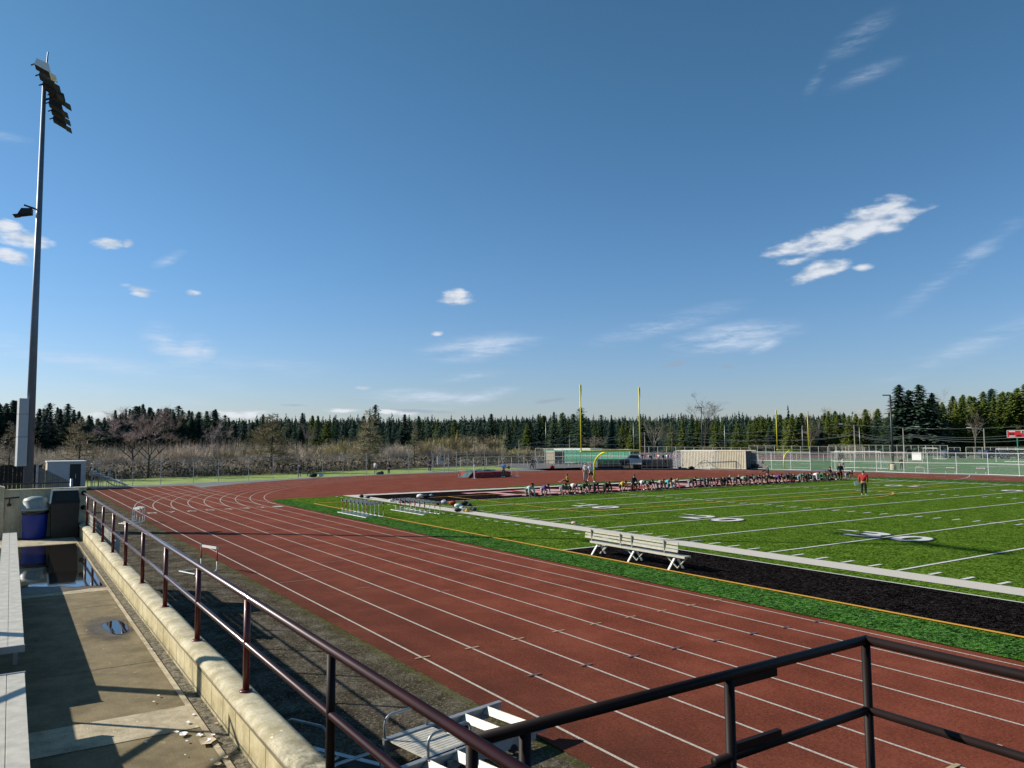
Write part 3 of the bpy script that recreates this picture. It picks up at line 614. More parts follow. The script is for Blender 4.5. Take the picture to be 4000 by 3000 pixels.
for x in (.2,3.0,5.9):
    b = MB(); b.box((x,.021,0),(x+.06,.10,2.02)); b.build('upright', T_galv, cf)
# ================================================================== HURDLES
def hurdle(legc, h=.76, w=1.04, red=True, leg=.70, lab='', grp=None):
    t = thing('hurdle', (0,0,0), lab, 'hurdle', grp)
    b = MB(); b.box((-.012,-w/2,h-.075),(.012,w/2,h)); bo = b.build('board', T_wht, t)
    b = MB()
    pr = [(-.30,h-.060)]
    for k in range(9):
        if k != 3: pr += [(-.30+k*.068,h-.056),(-.30+k*.068,h-.022),(-.30+k*.068+.045,h-.022),(-.30+k*.068+.045,h-.056)]
    pr.append((.289,h-.060)); b.add([(.0135,y,z) for y, z in pr], [tuple(range(len(pr)))])
    b.build('lettering', T_orange, bo)
    for s in (-1,1):
        y = s*(w/2-.05)
        b = MB(); b.tube([(0,y,.33),(0,y,h-.03)], .02, 8); b.build('upright', T_orange if red else T_wht, t, True)
        b = MB(); b.tube([(0,y,.34),(0,y,.10),(-.03*leg/.7,y,.04),(-.08*leg/.7,y,.022),(-leg,y,.022)], .019, 8); b.build('leg', T_wht, t, True)
        b = MB(); b.box((-.02,y-.03,h-.09),(.02,y+.03,h+.006)); b.build('end_bracket', T_dkst, t)
    b = MB(); b.tube([(-leg,-w/2+.05,.03),(-leg,w/2-.05,.03)], .02, 8); b.build('base_bar', T_wht, t)
    return t
h0 = hurdle(0, lab='red legged hurdle alone on the mossy asphalt below the railing, white lettered board'); place(h0, (19.68,-16.75,0), R(-42)+R(130))
h0.rotation_euler.z = math.atan2(.34,1.08)-math.pi/2; h0.location = (19.72,-16.72,0)
h0.rotation_euler.z += math.pi
GA = 'hurdles lined up in the first rank on the turf'; GB = 'hurdles lined up in the second rank on the turf'; hw0 = None
ordn = ['farthest', 'second', 'third', 'middle', 'fifth', 'sixth', 'nearest']
for i in range(7):
    if i in (0, 1, 6):
        o = copytree(h0)
    elif hw0 is None: o = hw0 = hurdle(0, red=False)
    else: o = copytree(hw0)
    place(o, (3.95+i*.575,-5.98,.03), 0, ('%s of the seven hurdles in the rank nearest the track, ' % ordn[i])+('red uprights' if i in (0,1,6) else 'white uprights')); o['group'] = GA
for i in range(7):
    o = copytree(h0); place(o, (4.3+i*.60,-2.9,.03), 0, '%s of the seven red hurdles in the second rank, nearer the sideline' % ordn[i], (1,1,.93)); o['group'] = GB
for i, (x, y, rz, l) in enumerate([(2.3,-16.6,112,'white hurdle nested in front of another at the edge of lane eight'),(1.95,-16.45,118,'white hurdle nested behind another at the edge of lane eight'),(1.55,-16.3,115,'third white hurdle of the nested set beside the outer lane')]):
    o = copytree(hw0); place(o, (x,y,0), R(rz), l, (1,.72,1)); o['group'] = 'nested white hurdles beside lane eight'
for i, (px, py, red, l) in enumerate([(3594,1849,0,'white hurdle leftmost along the far fence'),(3713,1852,1,'middle hurdle along the far fence, red posts'),(3832,1855,1,'rightmost hurdle along the far fence, red posts'),(1806,1864,1,'hurdle standing left of the high jump mat with its draped tarp'),(2005,1862,0,'white hurdle standing right of the high jump mat')]):
    q = P(px, py); o = copytree(h0 if red else hw0); place(o, (q.x,q.y,0), R(-78) if i < 3 else R(-55), l); o['group'] = 'hurdles by the far straight' if i < 3 else 'hurdles beside the high jump mat'
# ================================================================== TEAM BENCH
tb = thing('team_bench', (24.0,-4.95,.03), 'long white aluminium team bench with slatted back on black turf', 'bench')
ang = math.atan2(-.10, 4.4); tb.rotation_euler.z = ang
b = MB(); b.box((0,-.14,.40),(4.55,.12,.44)); b.box((0,-.14,.375),(4.55,-.13,.40)); b.box((0,.11,.375),(4.55,.12,.40)); b.build('seat', T_benchw, tb)
b = MB()
for k in range(3): b.box((-.3,.22+.012*k,.56+k*.10),(4.25,.245+.012*k,.56+k*.10+.068))
b.box((-.3,.205,.552),(4.25,.225,.57)); b.box((-.3,.235,.845),(4.25,.255,.858)); b.v = [(x, y-.34, z-.03) for x, y, z in b.v]; bk_ = b.build('backrest', T_benchw, tb)
for x in (.08,1.62,2.18,3.68):
    b = MB(); b.beam((x,-.10,.37),(x,-.135,.83), .05, .03); b.build('back_bracket', T_alu, tb)
for x in (.32,2.2,4.05):
    for s in (-1,1):
        b = MB(); b.beam((x,-.10*s,.38),(x+.02,.34*s,0) if s < 0 else (x+.02,.30,0), .07, .035) if 0 else b.beam((x,.02*s,.38),(x-.02,.34*s*-1 if 0 else .30*s,0.0), .075, .035)
        b.build('leg', T_wht, tb)
    for dx, dy in ((-.45,.05),(.45,.05)):
        if x+dx < 0.1: dx = .55
        b = MB(); b.beam((x+dx,.0,.38),(x,.06,.03), .05, .03); b.build('brace', T_benchw, tb)
bg = MB(); bg.blob((0,0,.10),(.22,.16,.13), 5); o = bg.build('bench_bag', T_black, smooth=True); o.location = (25.2,-4.4,.03); tag(o, 'black bag on the turf beneath the long white bench', 'bag')
# ================================================================== LIGHT POLES
def flood(parent, x, y, z, tilt=30, yaw=0, top=None, sc=1.2):
    m = Matrix.Translation((x,y,z)) @ Matrix.Scale(sc, 4) @ Matrix.Rotation(R(yaw), 4, 'Z') @ Matrix.Rotation(R(-tilt), 4, 'X')
    b = MB(); vs = [Vector(v) for v in [(-.24,-.10,-.16),(.24,-.10,-.16),(.30,.50,-.16),(-.30,.50,-.16),(-.20,-.16,.10),(.20,-.16,.10),(.27,.28,.13),(-.27,.28,.13)]]
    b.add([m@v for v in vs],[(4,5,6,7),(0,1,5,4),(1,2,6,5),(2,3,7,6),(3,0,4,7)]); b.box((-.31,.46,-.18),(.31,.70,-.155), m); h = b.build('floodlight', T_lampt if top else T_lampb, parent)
    b = MB(); b.add([m@Vector(v) for v in [(-.235,-.095,-.158),(-.295,.495,-.158),(.295,.495,-.158),(.235,-.095,-.158)]],[(0,1,2,3)]); b.build('glass', T_lens, h)
    b = MB(); b.beam(m@Vector((0,-.12,0)), (x,y-.35,z-.1), .05, .05); b.build('bracket', T_dkst, h)
lp = thing('stadium_light_pole', (2.6,-21.25,0), 'tall tapered steel stadium light pole with grey cabinets and seven floodlights', 'light pole')
b = MB(); b.tube([(0,0,0),(0,0,21.3)], .215, 20, .09); b.build('pole', T_pole, lp, True)
for z0, z1 in ((2.96,4.30),(4.32,5.36),(5.38,6.10)):
    b = MB(); m = Matrix.Rotation(R(12), 4, 'Z'); b.box((-.19,-.52,z0),(.19,-.13,z1), m); b.box((-.20,-.67,z1-.03),(.20,-.23,z1), m) if 0 else None; c_ = b.build('cabinet', T_cabinet, lp)
b = MB(); b.tube([(.1,.2,4.95),(.1,.85,4.98)], .03, 8); b.tube([(.1,.25,4.85),(.1,.6,4.7)], .02, 8); b.build('low_arm', T_dkst, lp); b = MB(); b.box((-.1,.45,4.78),(.3,1.0,4.86)); b.box((0,.25,4.52),(.2,.6,4.58)); b.build('low_fixture', T_lampb, lp)
b = MB(); b.beam((0,0,15.15),(0,-.62,15.3), .07, .07); b.build('arm', T_dkst, lp); flood(lp, .1,-.40,15.0, 12, 170, None, .95)
b = MB(); b.beam((2.6,-.15,21.32),(-3.9,.62,21.32), .09, .12); b.beam((0,0,20.6),(0,.55,20.9), .08, .08); b.tube([(2.3,.02,21.3),(2.3,.05,22.0)], .03, 8); b.build('crossarm', T_dkst, lp)
for i, (px, py) in enumerate([(192,262),(207,303),(219,340),(250,377),(240,410),(249,440),(254,470)]):
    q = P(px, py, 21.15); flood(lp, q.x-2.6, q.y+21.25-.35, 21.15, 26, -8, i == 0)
def parking_pole(px, by, ty, lab, r=.12, arm=True, m=T_dkst, base=True):
    q = P(px, by); h = ZAT(q, px, ty); t = thing('light_pole', q, lab, 'light pole', None)
    b = MB(); b.tube([(0,0,0),(0,0,h)], r, 10, r*.6); b.build('pole', m, t, True)
    if arm: b = MB(); d = (q-CPOS); d.z = 0; d.normalize(); l_ = Vector((-d.y, d.x, 0)); m_ = Matrix.Translation((0,0,h)) ; b.beam((0,0,h-.05),l_*.9+Vector((0,0,h-.02)), .28, .14); b.build('lamp_head', T_lampb, t)
    if base: b = MB(); b.lathe([(.38,0),(.38,.7),(.3,.75)], n=14); b.build('concrete_base', T_slabp, t)
    return t
parking_pole(3490,1835,1542,'tall dark light pole with a box lamp, standing right of the far yellow goal post', .16)
parking_pole(2745,1795,1590,'dark slim light pole with a box lamp rising behind the cream container', .14)
for px, by, ty, l in [(2133,1765,1641,'pale thin light pole above the green screen, left of the near goal post'),(2476,1765,1645,'thin grey light pole seen beside the right upright of the near goal post'),(2833,1765,1653,'pale thin pole right of the cream container roof'),(3137,1765,1658,'thin pale light pole between the uprights of the far goal post'),(3361,1765,1664,'thin pale light pole right of the far goal post with a short arm')]:
    parking_pole(px, by+14, ty, l, .10, True, T_galv, False)
# utility poles with street lamps and wires
ups = []
for px, by, ty, lamp, l in [(2028,1775,1718,0,'short timber utility pole left of the green screen'),(2225,1775,1700,0,'timber utility pole just left of the near goal post'),(2322,1775,1701,0,'timber utility pole between the near goal posts'),(2519,1775,1689,0,'timber utility pole right of the near goal post'),(2624,1775,1713,0,'short timber utility pole right of the dugouts'),(3339,1778,1660,1,'timber utility pole with a street lamp left of the tall dark light pole'),(3530,1778,1672,2,'pale timber pole with a street lamp right of the tall dark light pole'),(3846,1778,1674,1,'leaning timber pole with a street lamp left of the scoreboard')]:
    q = P(px, by); q = AT(px, 200 if px < 3000 else 190, -.02); h = ZAT(q, px, ty); t = thing('utility_pole', q, l, 'utility pole', 'utility poles along the road behind the field'); ups.append((q, h))
    b = MB(); b.tube([(0,0,0),(0,0,h)], .16, 8, .11); b.build('pole', T_util, t)
    d = (q-CPOS); d.z = 0; d.normalize(); s_ = Vector((-d.y, d.x, 0))
    if not lamp: b = MB(); b.beam(Vector((0,0,h-.5))-s_*.8, Vector((0,0,h-.5))+s_*.8, .1, .1); b.build('crossarm', T_util, t)
    else:
        k = s_ if lamp == 1 else -s_
        b = MB(); b.tube([Vector((0,0,h-.6)), k*1.2+Vector((0,0,h+.15)), k*2.4+Vector((0,0,h+.3))], .04, 6); b.build('lamp_arm', T_galv, t); b = MB(); b.beam(k*2.3+Vector((0,0,h+.28)), k*3.2+Vector((0,0,h+.30)), .25, .13); b.build('lamp_head', T_wht, t)
def wire(pts, sag, lab):
    b = MB(); path = []
    for (a, c) in zip(pts[:-1], pts[1:]):
        for k in range(12): t = k/12; q = a.lerp(c, t); q.z -= sag*4*t*(1-t); path.append(q)
    path.append(pts[-1]); b.tube(path, .03, 4); tag(b.build('overhead_wire', T_wire), lab, 'wire', 'overhead wires along the road')
def W(px, py, d=200): q = AT(px, d); q.z = ZAT(q, px, py); return q
wire([W(1900,1737),W(2225,1703),W(2519,1690),W(3339,1660),W(4080,1659)], 0.9, 'topmost overhead wire strung between the timber poles')
wire([W(1900,1745),W(2519,1698),W(2833,1693),W(3200,1680),W(3339,1684),W(3560,1697),W(4080,1685)], 1.0, 'second overhead wire, crossing below the top one')
wire([W(2100,1730),W(2624,1715),W(3000,1712),W(3339,1695),W(3560,1702),W(4080,1696)], 1.0, 'third overhead wire, sagging in front of the evergreens')
wire([W(2700,1712),W(3339,1700),W(3560,1706),W(4080,1712)], 1.0, 'lowest overhead wire in front of the dark evergreens at right')
# ================================================================== GOAL POSTS
def goalpost(base, xbar_z, yc, top, lab, xb=None):
    t = thing('goal_post', (base.x,base.y,.02), lab, 'goal post', 'yellow football goal posts'); dx = xb-base.x; r_ = 1.25; dy = yc-base.y
    b = MB(); pts = [(0,0,0),(0,0,xbar_z-r_*1.25)]+[(dx*(1-math.cos(R(a))),dy*(1-math.cos(R(a))),xbar_z-r_*1.25+(r_*1.25)*math.sin(R(a))) for a in range(10,91,10)]
    b.tube(pts, .085, 14); b.build('gooseneck', T_yel, t, True)
    b = MB(); b.tube([(dx,dy-3.62,xbar_z),(dx,dy+3.62,xbar_z)], .082, 12); b.build('crossbar', T_yel, t, True)
    for s in (-1,1):
        b = MB(); b.tube([(dx,dy+s*3.556,xbar_z),(dx,dy+s*3.556,top)], .055, 10); u = b.build('upright', T_yel, t, True)
        b = MB(); b.add([(dx,dy+s*3.556+.06,top),(dx+.06,dy+s*3.556+.10,top-.1),(dx+.10,dy+s*3.556+.06,top-1.0),(dx+.04,dy+s*3.556+.12,top-1.2),(dx+.02,dy+s*3.556+.07,top-.5)],[(0,1,2,3,4)]); b.build('ribbon', T_red if 0 else T_orange, u)
    return t
u1 = Vector((-9.144, FW/2, 0)); h1 = ZAT(Vector((-9.144, FW/2-3.556, 0)), 2264, 1503)
goalpost(P(2322,1883), 3.03, FW/2, h1, 'near yellow football goal post with tall uprights, behind the row of crouching athletes', -9.144)
q2 = Vector((-25.4,70.5,0)); c2 = AT(3098, 117); h2 = ZAT(c2, 3172, 1602)
goalpost(q2, ZAT(c2, 3098, 1757), c2.y+.0, h2, 'farther yellow football goal post on the practice field beyond the fence', c2.x)
# ================================================================== HIGH JUMP
hj = thing('high_jump_mat', (P(1856,1868).x,P(1856,1868).y,0), 'big red high jump landing mat with a rumpled teal tarp thrown over it', 'high jump mat')
A, B_ = P(1853,1868), P(1992,1862); u = (B_-A).normalized(); v = Vector((-u.y,u.x,0)) if (Vector((-u.y,u.x,0))).dot(A-CPOS) > 0 else Vector((u.y,-u.x,0)); L = (B_-A).length; hj.rotation_euler.z = math.atan2(u.y,u.x); sg = 1 if Vector((-u.y,u.x,0)).dot(v) > 0 else -1
b = MB(); b.box((0,0 if sg > 0 else -2.6,0.02),(L,2.6 if sg > 0 else 0,.60)); o = b.build('mat_front', T_matdk, hj)
b = MB(); n1, n2 = 26, 12; vs = []
for i in range(n1+1):
    for j in range(n2+1):
        x, y = -.03+(L+.06)*i/n1, sg*(-.03+2.66*j/n2); vs.append((x,y,.66+.06*noise.noise(Vector((x*1.3,y*1.3,2)))+(-.05 if i in (0,n1) or j in (0,n2) else 0)))
fs = [(i*(n2+1)+j,(i+1)*(n2+1)+j,(i+1)*(n2+1)+j+1,i*(n2+1)+j+1) for i in range(n1) for j in range(n2)]; b.add(vs, fs); b.build('mat_top', T_matred, hj, True)
b = MB(); b.box((-.04,-.04*sg if sg > 0 else -2.7,.05),(-.01,2.66 if sg > 0 else .04,.64)); b.build('mat_end', T_matred, hj)
b = MB()
for k in (.35,.85,1.6): put_glyph(b, '|||', lambda uu, vv, k=k: (L*k/2+uu*.35, -.012*sg, .36+vv*.09))
b.build('sponsor_lettering', T_pink, hj)
b = MB(); n1, n2 = 26, 14; vs = []
for i in range(n1+1):
    for j in range(n2+1):
        x = -.85+(L*.75+.85)*i/n1; y = sg*(.35+(2.0 if x > 0 else 1.5+.4*math.sin(x*5))*j/n2)+(x*.14 if x > 0 else 0)*sg
        z = (.72 if x > .0 else max(.04, .72+x*.85)) + .16*abs(noise.noise(Vector((x*2.6,y*2.6,5)))) + (.10*math.sin(x*2)**2 if x > 2 else 0)
        if j < 3 and x > .4: z = .70
        vs.append((x, y+noise.noise(Vector((x*2,9,y)))*.15, z))
fs = [(i*(n2+1)+j,(i+1)*(n2+1)+j,(i+1)*(n2+1)+j+1,i*(n2+1)+j+1) for i in range(n1) for j in range(n2)]; b.add(vs, fs); tp_ = b.build('teal_tarp', T_tarp, smooth=True); tp_.location = hj.location; tp_.rotation_euler = hj.rotation_euler; tag(tp_, 'crumpled teal tarp sliding off the left end of the red high jump mat', 'tarp')
for px, py, ty, l in [(1853,1869,1815,'thick white high jump standard at the front left corner of the red mat'),(1999,1863,1801,'thin high jump standard at the right end of the red mat')]:
    q = P(px, py); h = ZAT(q, px, ty); t = thing('high_jump_standard', q, l, 'jump standard', 'high jump standards'); b = MB(); b.tube([(0,0,0),(0,0,h)], .06 if px < 1900 else .03, 8); b.build('upright', T_wht if px < 1900 else T_galv, t); b = MB(); b.box((-.3,-.05,0),(.3,.05,.05)); b.box((-.05,-.3,0),(.05,.3,.045)); b.build('foot', T_galv, t)
qa, qb = P(1855,1868), P(1999,1863); b = MB(); b.tube([qa+Vector((0,0,1.28)), qb+Vector((0,0,1.62))], .018, 6); tag(b.build('crossbar', T_black), 'thin high jump bar resting between the two standards', 'bar')
# ================================================================== DUGOUTS, CONTAINERS, TRUCK
def shelter(a, c, lab):
    a, c = Vector(a), Vector(c); L = (c-a).length; t = thing('team_shelter', a, lab, 'shelter', 'curved team shelters beyond the track', math.atan2((c-a).y, (c-a).x)); Hh, D = 1.62, 1.5
    prof = [(0,.02),(0.02,.42),(.12,.78),(.38,1.07),(.8,1.24),(1.25,1.30),(1.5,1.28)]
    n = max(3, round(L/.75)); b = MB()
    for (y0,z0),(y1,z1) in zip(prof[:-1],prof[1:]): b.add([(0,y0,z0),(L,y0,z0),(L,y1,z1),(0,y1,z1)],[(0,1,2,3)])
    b.build('shell', T_dug, t, True)
    b = MB(); b.add([(0,y,z) for y,z in prof]+[(0,1.5,.02)],[tuple(range(8))]); b.add([(L,y,z) for y,z in prof]+[(L,1.5,.02)],[tuple(range(8))]); b.build('side_panel', T_dug, t)
    for k in range(n+1):
        b = MB(); b.tube([(L*k/n,y-.01,z+.01) for y,z in prof], .011, 6, cap=False); b.build('rib', T_galv, t)
    b = MB(); b.tube([(0,-.01,.04),(L,-.01,.04)], .03, 6); b.tube([(0,1.25,1.33),(L,1.25,1.33)], .035, 6); b.tube([(0,.02,.42),(L,.02,.42)], .02, 6); b.build('long_rail', T_galv, t)
    b = MB(); b.box((.1,.9,.40),(L-.1,1.2,.45)); b.build('seat_bench', T_benchw, t)
D1, D2 = P(2334,1831), P(2462,1830.5); shelter(D1, D2, 'left curved tinted team shelter with silver ribs behind the near goal post')
D3, D4 = P(2507,1831.5), P(2629,1831.5); shelter(D3, D4, 'right curved tinted team shelter beside the cream container')
def container(a, c, depth, Hh, lab, m=T_cont, md=T_contd, doors=True, name='shipping_container', grp=None):
    a, c = Vector(a), Vector(c); L = (c-a).length; t = thing(name, a, lab, 'container', grp, math.atan2((c-a).y, (c-a).x)); n = int(L/.28); b = MB(); pr = []
    for k in range(n): x = L*k/n; w = L/n; pr += [(x,0),(x+w*.35,0),(x+w*.5,.06),(x+w*.85,.06)]
    pr.append((L,0)); vs = [(x,y,.12) for x,y in pr]+[(x,y,Hh-.1) for x,y in pr]; k = len(pr); b.add(vs, [(i,i+1,k+i+1,k+i) for i in range(k-1)]); b.add([(x,depth-y,z) for x,y,z in vs],[(i+1,i,k+i,k+i+1) for i in range(k-1)])
    b.box((.02,.07,.14),(L-.02,depth-.07,Hh-.06)); b.build('corrugated_side', m, t)
    b = MB(); 
    for z0 in (0,Hh-.12): b.box((0,-.02,z0),(L,.08,z0+.12)); b.box((0,depth-.08,z0),(L,depth+.02,z0+.12))
    for x in (0,L-.12):
        for y in (-.025,depth-.095): b.box((x-.005,y,.004),(x+.125,y+.12,Hh+.005))
    b.build('corner_frame', m, t)
    if doors:
        for s in (0,1):
            b = MB(); y0 = .1+s*(depth-.2)/2; b.box((L-.02,y0,.15),(L+.03,y0+(depth-.22)/2,Hh-.15))
            for k2 in range(4): b.box((L+.03,y0+.1+k2*.24,.18),(L+.045,y0+.18+k2*.24,Hh-.18))
            d_ = b.build('door', md, t); b = MB()
            for yy in (y0+.3,y0+.75): b.tube([(L+.07,yy,.15),(L+.07,yy,Hh-.15)], .02, 6)
            b.build('lock_rod', T_galv, d_)
    return t
container(P(2662,1826), P(2914.5,1833), 2.44, 2.6, 'long cream corrugated container with dark doors behind the leaning soccer goal')
bx = thing('equipment_box', P(2484,1829), 'low dark storage box between the two team shelters', 'box'); b = MB(); b.box((-.9,-.4,0),(.9,.4,.5)); b.build('box_body', T_binbr, bx); b = MB(); b.box((-.93,-.43,.5),(.93,.43,.56)); b.build('box_lid', T_dkst, bx); b = MB(); b.box((-2.4,-.3,0),(-1.1,.3,.35)); b.build('side_crate', T_slabp, bx)
def gdist(px, d): return AT(px, d, 0)
def on_y(px, y):                                      # sight line of a column meets a line parallel to the field
    d = ray(px, 1730); return Vector((CPOS.x+d.x*(y-CPOS.y)/d.y, y, 0))
def panel_container(px0, px1, px2, d, ty, lab):
    a = gdist(px0, d); c = on_y(px1, a.y); h = ZAT(a, px0, ty); k = ray(px2, 1730); dep = CPOS.y+k.y*(c.x-CPOS.x)/k.x-a.y; t = container(a, c, dep, h, lab, doors=False); L = (c-a).length
    b = MB(); b.box((L+.04,.1,.1),(L+.09,dep-.1,h-.1)); b.build('end_shade_panel', T_contd, t); return t, L, h, dep  # dark sheet paints the shade of the unlit end face
t1_, L1, hh1, dp1 = panel_container(2133, 2166, 2203, 142, 1761, 'small cream container in front of the green screen, open end darkened as shade')
b = MB(); b.box((L1+.10,dp1*.15,hh1*.2),(L1+.14,dp1*.85,hh1*.85)); b.build('opening', T_black, t1_)
t2_, L2, hh2, dp2 = panel_container(2307, 2384, 2420, 142, 1768, 'wider cream container behind the left team shelter, end darkened as shade')
b = MB(); b.box((L2*.45,-.06,hh2*.5),(L2*.7,-.03,hh2*.78)); b.build('sign_board', T_contd, t2_)
a = gdist(2122,152); c = on_y(2460, a.y+.2); gs = thing('green_screen', a, 'long green windscreen wall with white grid posts behind the cream containers', 'screen', None); L = (c-a).length; gs.rotation_euler.z = math.atan2((c-a).y,(c-a).x); hg = ZAT(a, 2122, 1754)
b = MB(); b.box((0,0,.1),(L,.05,hg-.15)); b.build('fabric', T_green, gs); b = MB()
for k in range(18): b.tube([(L*k/17,-.06,0),(L*k/17,-.06,hg)], .03, 6)
for z in (.1,hg*.55,hg): b.tube([(0,-.06,z),(L,-.06,z)], .03, 6)
b.build('grid_frame', T_wht, gs); b = MB(); b.box((L*.1,.6,hg-.3),(L*.55,3.5,hg+.16)); b.build('pale_roof', T_wht, gs)
def car(loc, rz, lab, body, kind='suv', name='parked_car', grp=None):
    t = thing(name, loc, lab, 'car' if kind != 'pickup' else 'pickup', grp, rz)
    side = [(-2.7,.45),(-2.75,.85),(-2.7,1.05),(-.95,1.08),(-.85,1.12),(-.55,1.75),(.75,1.80),(1.25,1.25),(1.9,1.12),(2.6,1.02),(2.72,.8),(2.7,.42)] if kind == 'pickup' else [(-2.3,.4),(-2.35,.8),(-2.25,1.1),(-2.05,1.65),(-.2,1.72),(.6,1.6),(1.15,1.12),(2.1,1.0),(2.35,.75),(2.33,.38)]
    b = MB(); n = len(side); W_ = .98
    ins = lambda z: W_ if z < 1.15 else W_-.16*(z-1.1)/.65
    vs = [(x,-ins(z),z) for x,z in side]+[(x,ins(z),z) for x,z in side]; b.add(vs, [tuple(range(n))[::-1], tuple(range(n,2*n))]+[(i,(i+1)%n,n+(i+1)%n,n+i) for i in range(n)]); b.build('body', body, t)
    b = MB()
    for s in (-1,1):
        if kind == 'pickup': q = [(-.72,1.14),(-.48,1.66),(.68,1.70),(1.10,1.26)]
        else: q = [(-2.0,1.12),(-1.9,1.55),(-.2,1.62),(.45,1.52),(.95,1.12)]
        p_ = [(x,s*(ins(z)+.012),z) for x,z in q]; b.add(p_, [tuple(range(len(p_)))])
    f = [(.82,1.74),(1.26,1.27)] if kind == 'pickup' else [(.66,1.56),(1.16,1.13)]
    b.add([(f[0][0]+.02,-.75,f[0][1]),(f[0][0]+.02,.75,f[0][1]),(f[1][0]+.02,.85,f[1][1]),(f[1][0]+.02,-.85,f[1][1])],[(0,1,2,3)]); b.build('windows', T_glassd, t)
    for x in ((-1.75,1.75) if kind == 'pickup' else (-1.45,1.45)):
        for s in (-1,1):
            b = MB(); b.tube([(x,s*.80,.36),(x,s*1.01,.36)], .37, 16); w = b.build('wheel', T_tyre, t); b = MB(); b.tube([(x,s*1.01,.36),(x,s*1.03,.36)], .22, 12); b.build('rim', T_galv, w)
    for s in (-.7,.7):
        b = MB(); xx = side[-2][0]+.01 if kind != 'pickup' else 2.73; b.box((xx-.08,s-.15,.72),(xx+.01,s+.15,.88)); b.build('headlight', T_wht, t)
    return t
cp = gdist(2478,128); fd = (cp-CPOS); car(cp, math.atan2(-fd.x, fd.y)+math.pi+R(5), 'silver pickup truck parked behind the gap between the two team shelters', T_car, 'pickup')
for px, d, l in [(3728,185,'dark blue car parked behind the end of the tall chain link fence'),(3895,180,'dark car parked left of the white soccer goal on the right'),(3870,188,'dark car parked farther back beneath the leaning timber pole'),(3950,180,'dark van parked behind the right hand soccer goal')]:
    q = gdist(px, d); f_ = q-CPOS; car(q, math.atan2(-f_.x, f_.y)+R(20), l, T_card, 'suv', grp='dark cars parked beyond the practice field')
# shed and small bleacher at the left
sh = thing('storage_container', (-35,-19.2,0), 'pale storage container with an open dark door at the far end of the straight', 'container')
b = MB(); b.box((-4,0,0),(0,3.0,2.42)); b.build('walls', T_cont, sh); b = MB(); b.box((-4.1,-.05,2.42),(.08,3.08,2.52)); b.build('roof', T_wht, sh)
b = MB(); b.box((.003,1.75,.02),(.05,2.62,2.25)); d_ = b.build('door', T_black, sh); b = MB(); b.box((.055,2.2,.95),(.07,2.24,1.35)); b.build('handle', T_wht, d_)
b = MB()
for y in (.62,1.15,1.66,2.66,2.98): b.box((.004,y-.03,.02),(.04,y+.03,2.41))
b.box((.001,.08,.02),(.03,2.95,2.40)); b.build('front_panels', T_cabinet, sh)
sb2 = thing('small_bleacher', (-35.6,-12.6,0), 'small aluminium bleacher with guard rails at the end of the straight beside the pale container', 'bleacher')
for k in range(5):
    y = -.3-.66*k; z = .30+.27*k*1.15
    b = MB(); b.box((-2.2,y-.13,z),(2.2,y+.13,z+.045)); b.build('seat_plank', T_alub, sb2); 
    if k: b = MB(); b.box((-2.2,y+.20,z-.24),(2.2,y+.50,z-.20)); b.build('foot_plank', T_alu, sb2)
for x in (-1.9,0,1.9):
    b = MB(); b.beam((x,.0,.05),(x,-3.2,.05), .05, .05); b.beam((x,-.3,.2),(x,-3.1,1.4), .05, .05)
    for k in range(5): b.beam((x,-.3-.66*k,.02),(x,-.3-.66*k,.3+.31*k), .045, .045)
    b.beam((x,-1,.05),(x,-3.1,1.4), .03, .03); b.build('frame', T_galv, sb2)
for x in (-2.2,2.2):
    b = MB(); b.tube([(x,-.7,.5),(x,-.95,1.62),(x,-3.2,2.25),(x,-3.2,.0)], .025, 6)
    for k in range(4): b.tube([(x,-1.3-.6*k,.5+.2*k),(x,-1.3-.6*k,1.7+.17*k)], .022, 6)
    b.build('guard_rail', T_galv, sb2)
b = MB(); b.tube([(-2.2,-3.2,2.25),(2.2,-3.2,2.25)], .025, 6); b.tube([(-2.2,-3.2,1.75),(2.2,-3.2,1.75)], .025, 6); b.build('back_rail', T_galv, sb2)
bf = thing('board_fence', (4.0,-20.95,0), 'weathered grey board fence with a sloping top right of the stadium light pole', 'fence'); b = MB(); n = 15
for k in range(n): 
    y0 = 1.25*k/n; z1 = 3.0-.72*(k+.5)/n; b.box((-.02+.012*(k % 2),y0,.0),(.02+.012*(k % 2),y0+1.25/n-.008,z1))
b.build('boards', T_vinyl, bf); b = MB(); b.box((.0,-.03,0),(.1,.06,3.04)); b.build('post', T_galv, bf)
df = thing('dark_fence', (-9,-27.5,0), 'dark brown board fence behind the stadium light pole', 'fence'); b = MB()
for k in range(34): b.box((-.02+.015*(k % 2),k*.21,0),(.02+.015*(k % 2),k*.21+.195,2.75+.02*(k*7 % 3)))
b.build('boards', T_wood, df)
cw = thing('chain_link_fence', (19.5,-22.4,0), 'chain link fence top with a round post just beyond the end wall', 'fence'); b = MB(); b.add([(0,0,0),(0,1.9,0),(0,1.9,2.82),(0,0,2.82)],[(0,1,2,3)]); uvgrid(b.build('chain_link', T_chain, cw)); b = MB(); b.tube([(0,0,2.83),(0,1.9,2.83)], .02, 8); b.build('top_rail', T_dkst, cw); b = MB(); b.tube([(0,1.92,0),(0,1.92,2.93)], .035, 10); b.build('post', T_galv, cw, True)
